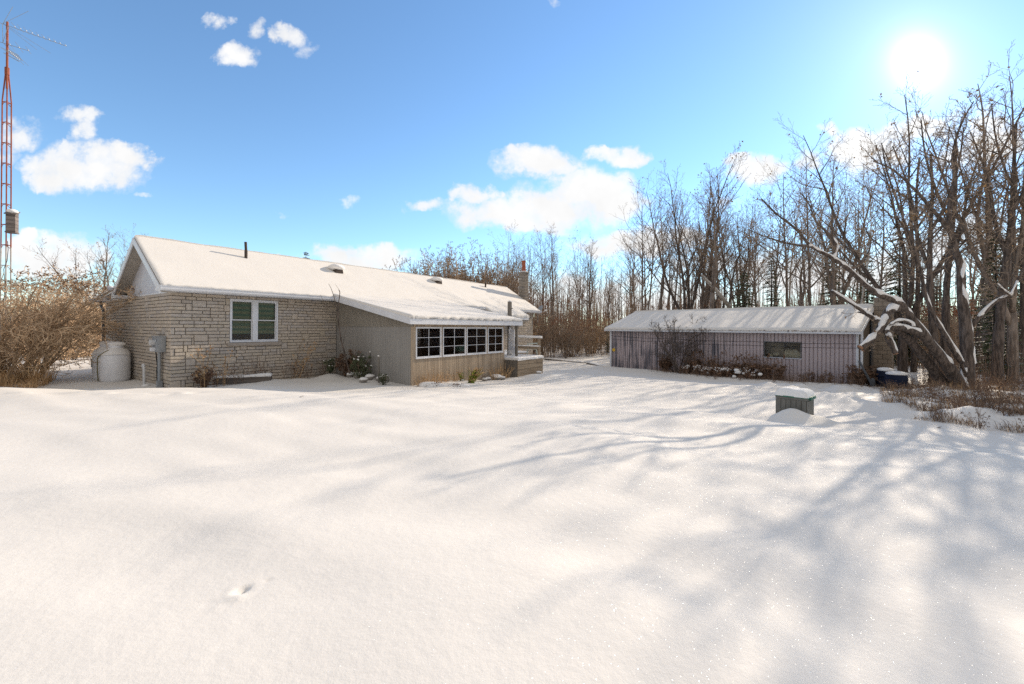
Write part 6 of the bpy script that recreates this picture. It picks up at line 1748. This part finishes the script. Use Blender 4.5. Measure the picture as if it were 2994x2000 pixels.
TT = [(1620, 1370, 1600, 80, 17.0, .17, 'massive straight dark trunk right of the shed, left one of the close pair', 64),
      (1680, 1370, 1735, 20, 17.8, .18, 'massive straight dark trunk right of the shed, right one of the close pair', 65),
      (1965, 1360, 2060, -80, 16.4, .19, 'heavy dark trunk near the right edge leaning slightly right as it rises', 66),
      (1865, 1350, 1920, 120, 20, .13, 'slimmer pale grey trunk between the forked stem and the heavy right hand trunk', 67),
      (1515, 1330, 1540, 100, 21, .13, 'grey trunk behind the crook of the broken leaning tree', 68),
      (2090, 1340, 2125, -100, 19, .15, 'dark trunk cut by the right edge of the picture', 69)]
for (xb, yb, xt, yt, Y, r0, lb, sd_) in TT:
    a = Z8(xb, yb, Y); z0 = gz((a[0] - 1497) / F * Y, Y); pyb = hor(a[0]) + (CAMZ - z0) * F / Y
    t_ = Z8(xt, yt, Y); pts = [(a[0] + (t_[0] - a[0]) * f + (6 * math.sin(f * 7 + sd_)) * (0 < f < 1), pyb + 6 + (t_[1] - pyb) * f, Y) for f in np.linspace(0, 1, 7)]
    q = pts[3]; dr = 1 if sd_ % 2 else -1
    sub = ([q, (q[0] + dr * 35, q[1] - 90, Y + .3), (q[0] + dr * 60, q[1] - 230, Y + .4), (q[0] + dr * 110, q[1] - 360, Y + .5)], r0 * .5, .02, 14, 1.8, 0, .2)
    q2 = pts[4]; sub2 = ([q2, (q2[0] - dr * 40, q2[1] - 70, Y - .3), (q2[0] - dr * 80, q2[1] - 190, Y - .4), (q2[0] - dr * 95, q2[1] - 300, Y - .5)], r0 * .4, .02, 12, 1.6, 0, .2)
    poly_tree('large_bare_tree', lb, 'tree', (a[0], pyb), Y, [(pts, r0, .04, 16, 2.0, 0, .35), sub, sub2], mt='bark2', seed=sd_, leaf=.05)

# single leaves lying on the open snow
for i, (px, py, lb) in enumerate([(884, 1161, 'single dark leaf on the lit snow before the bungalow wall'), (2748, 1252, 'single dark leaf on the snow in front of the weedy bank')]):
    p = on_ground(px, py); b = MB(); q = .05
    V = [(-q, 0, .012), (-.3 * q, -.5 * q, .02), (q, -.1 * q, .035), (.2 * q, .6 * q, .018)]; V += [(x, y, z - .004) for x, y, z in V]
    b.add(V, [(0, 1, 2, 3), (7, 6, 5, 4), (0, 4, 5, 1), (1, 5, 6, 2), (2, 6, 7, 3), (3, 7, 4, 0)])
    o = b.obj('fallen_leaf', M['bark2'], None, loc=tuple(p)); tag(o, lb, 'leaf')
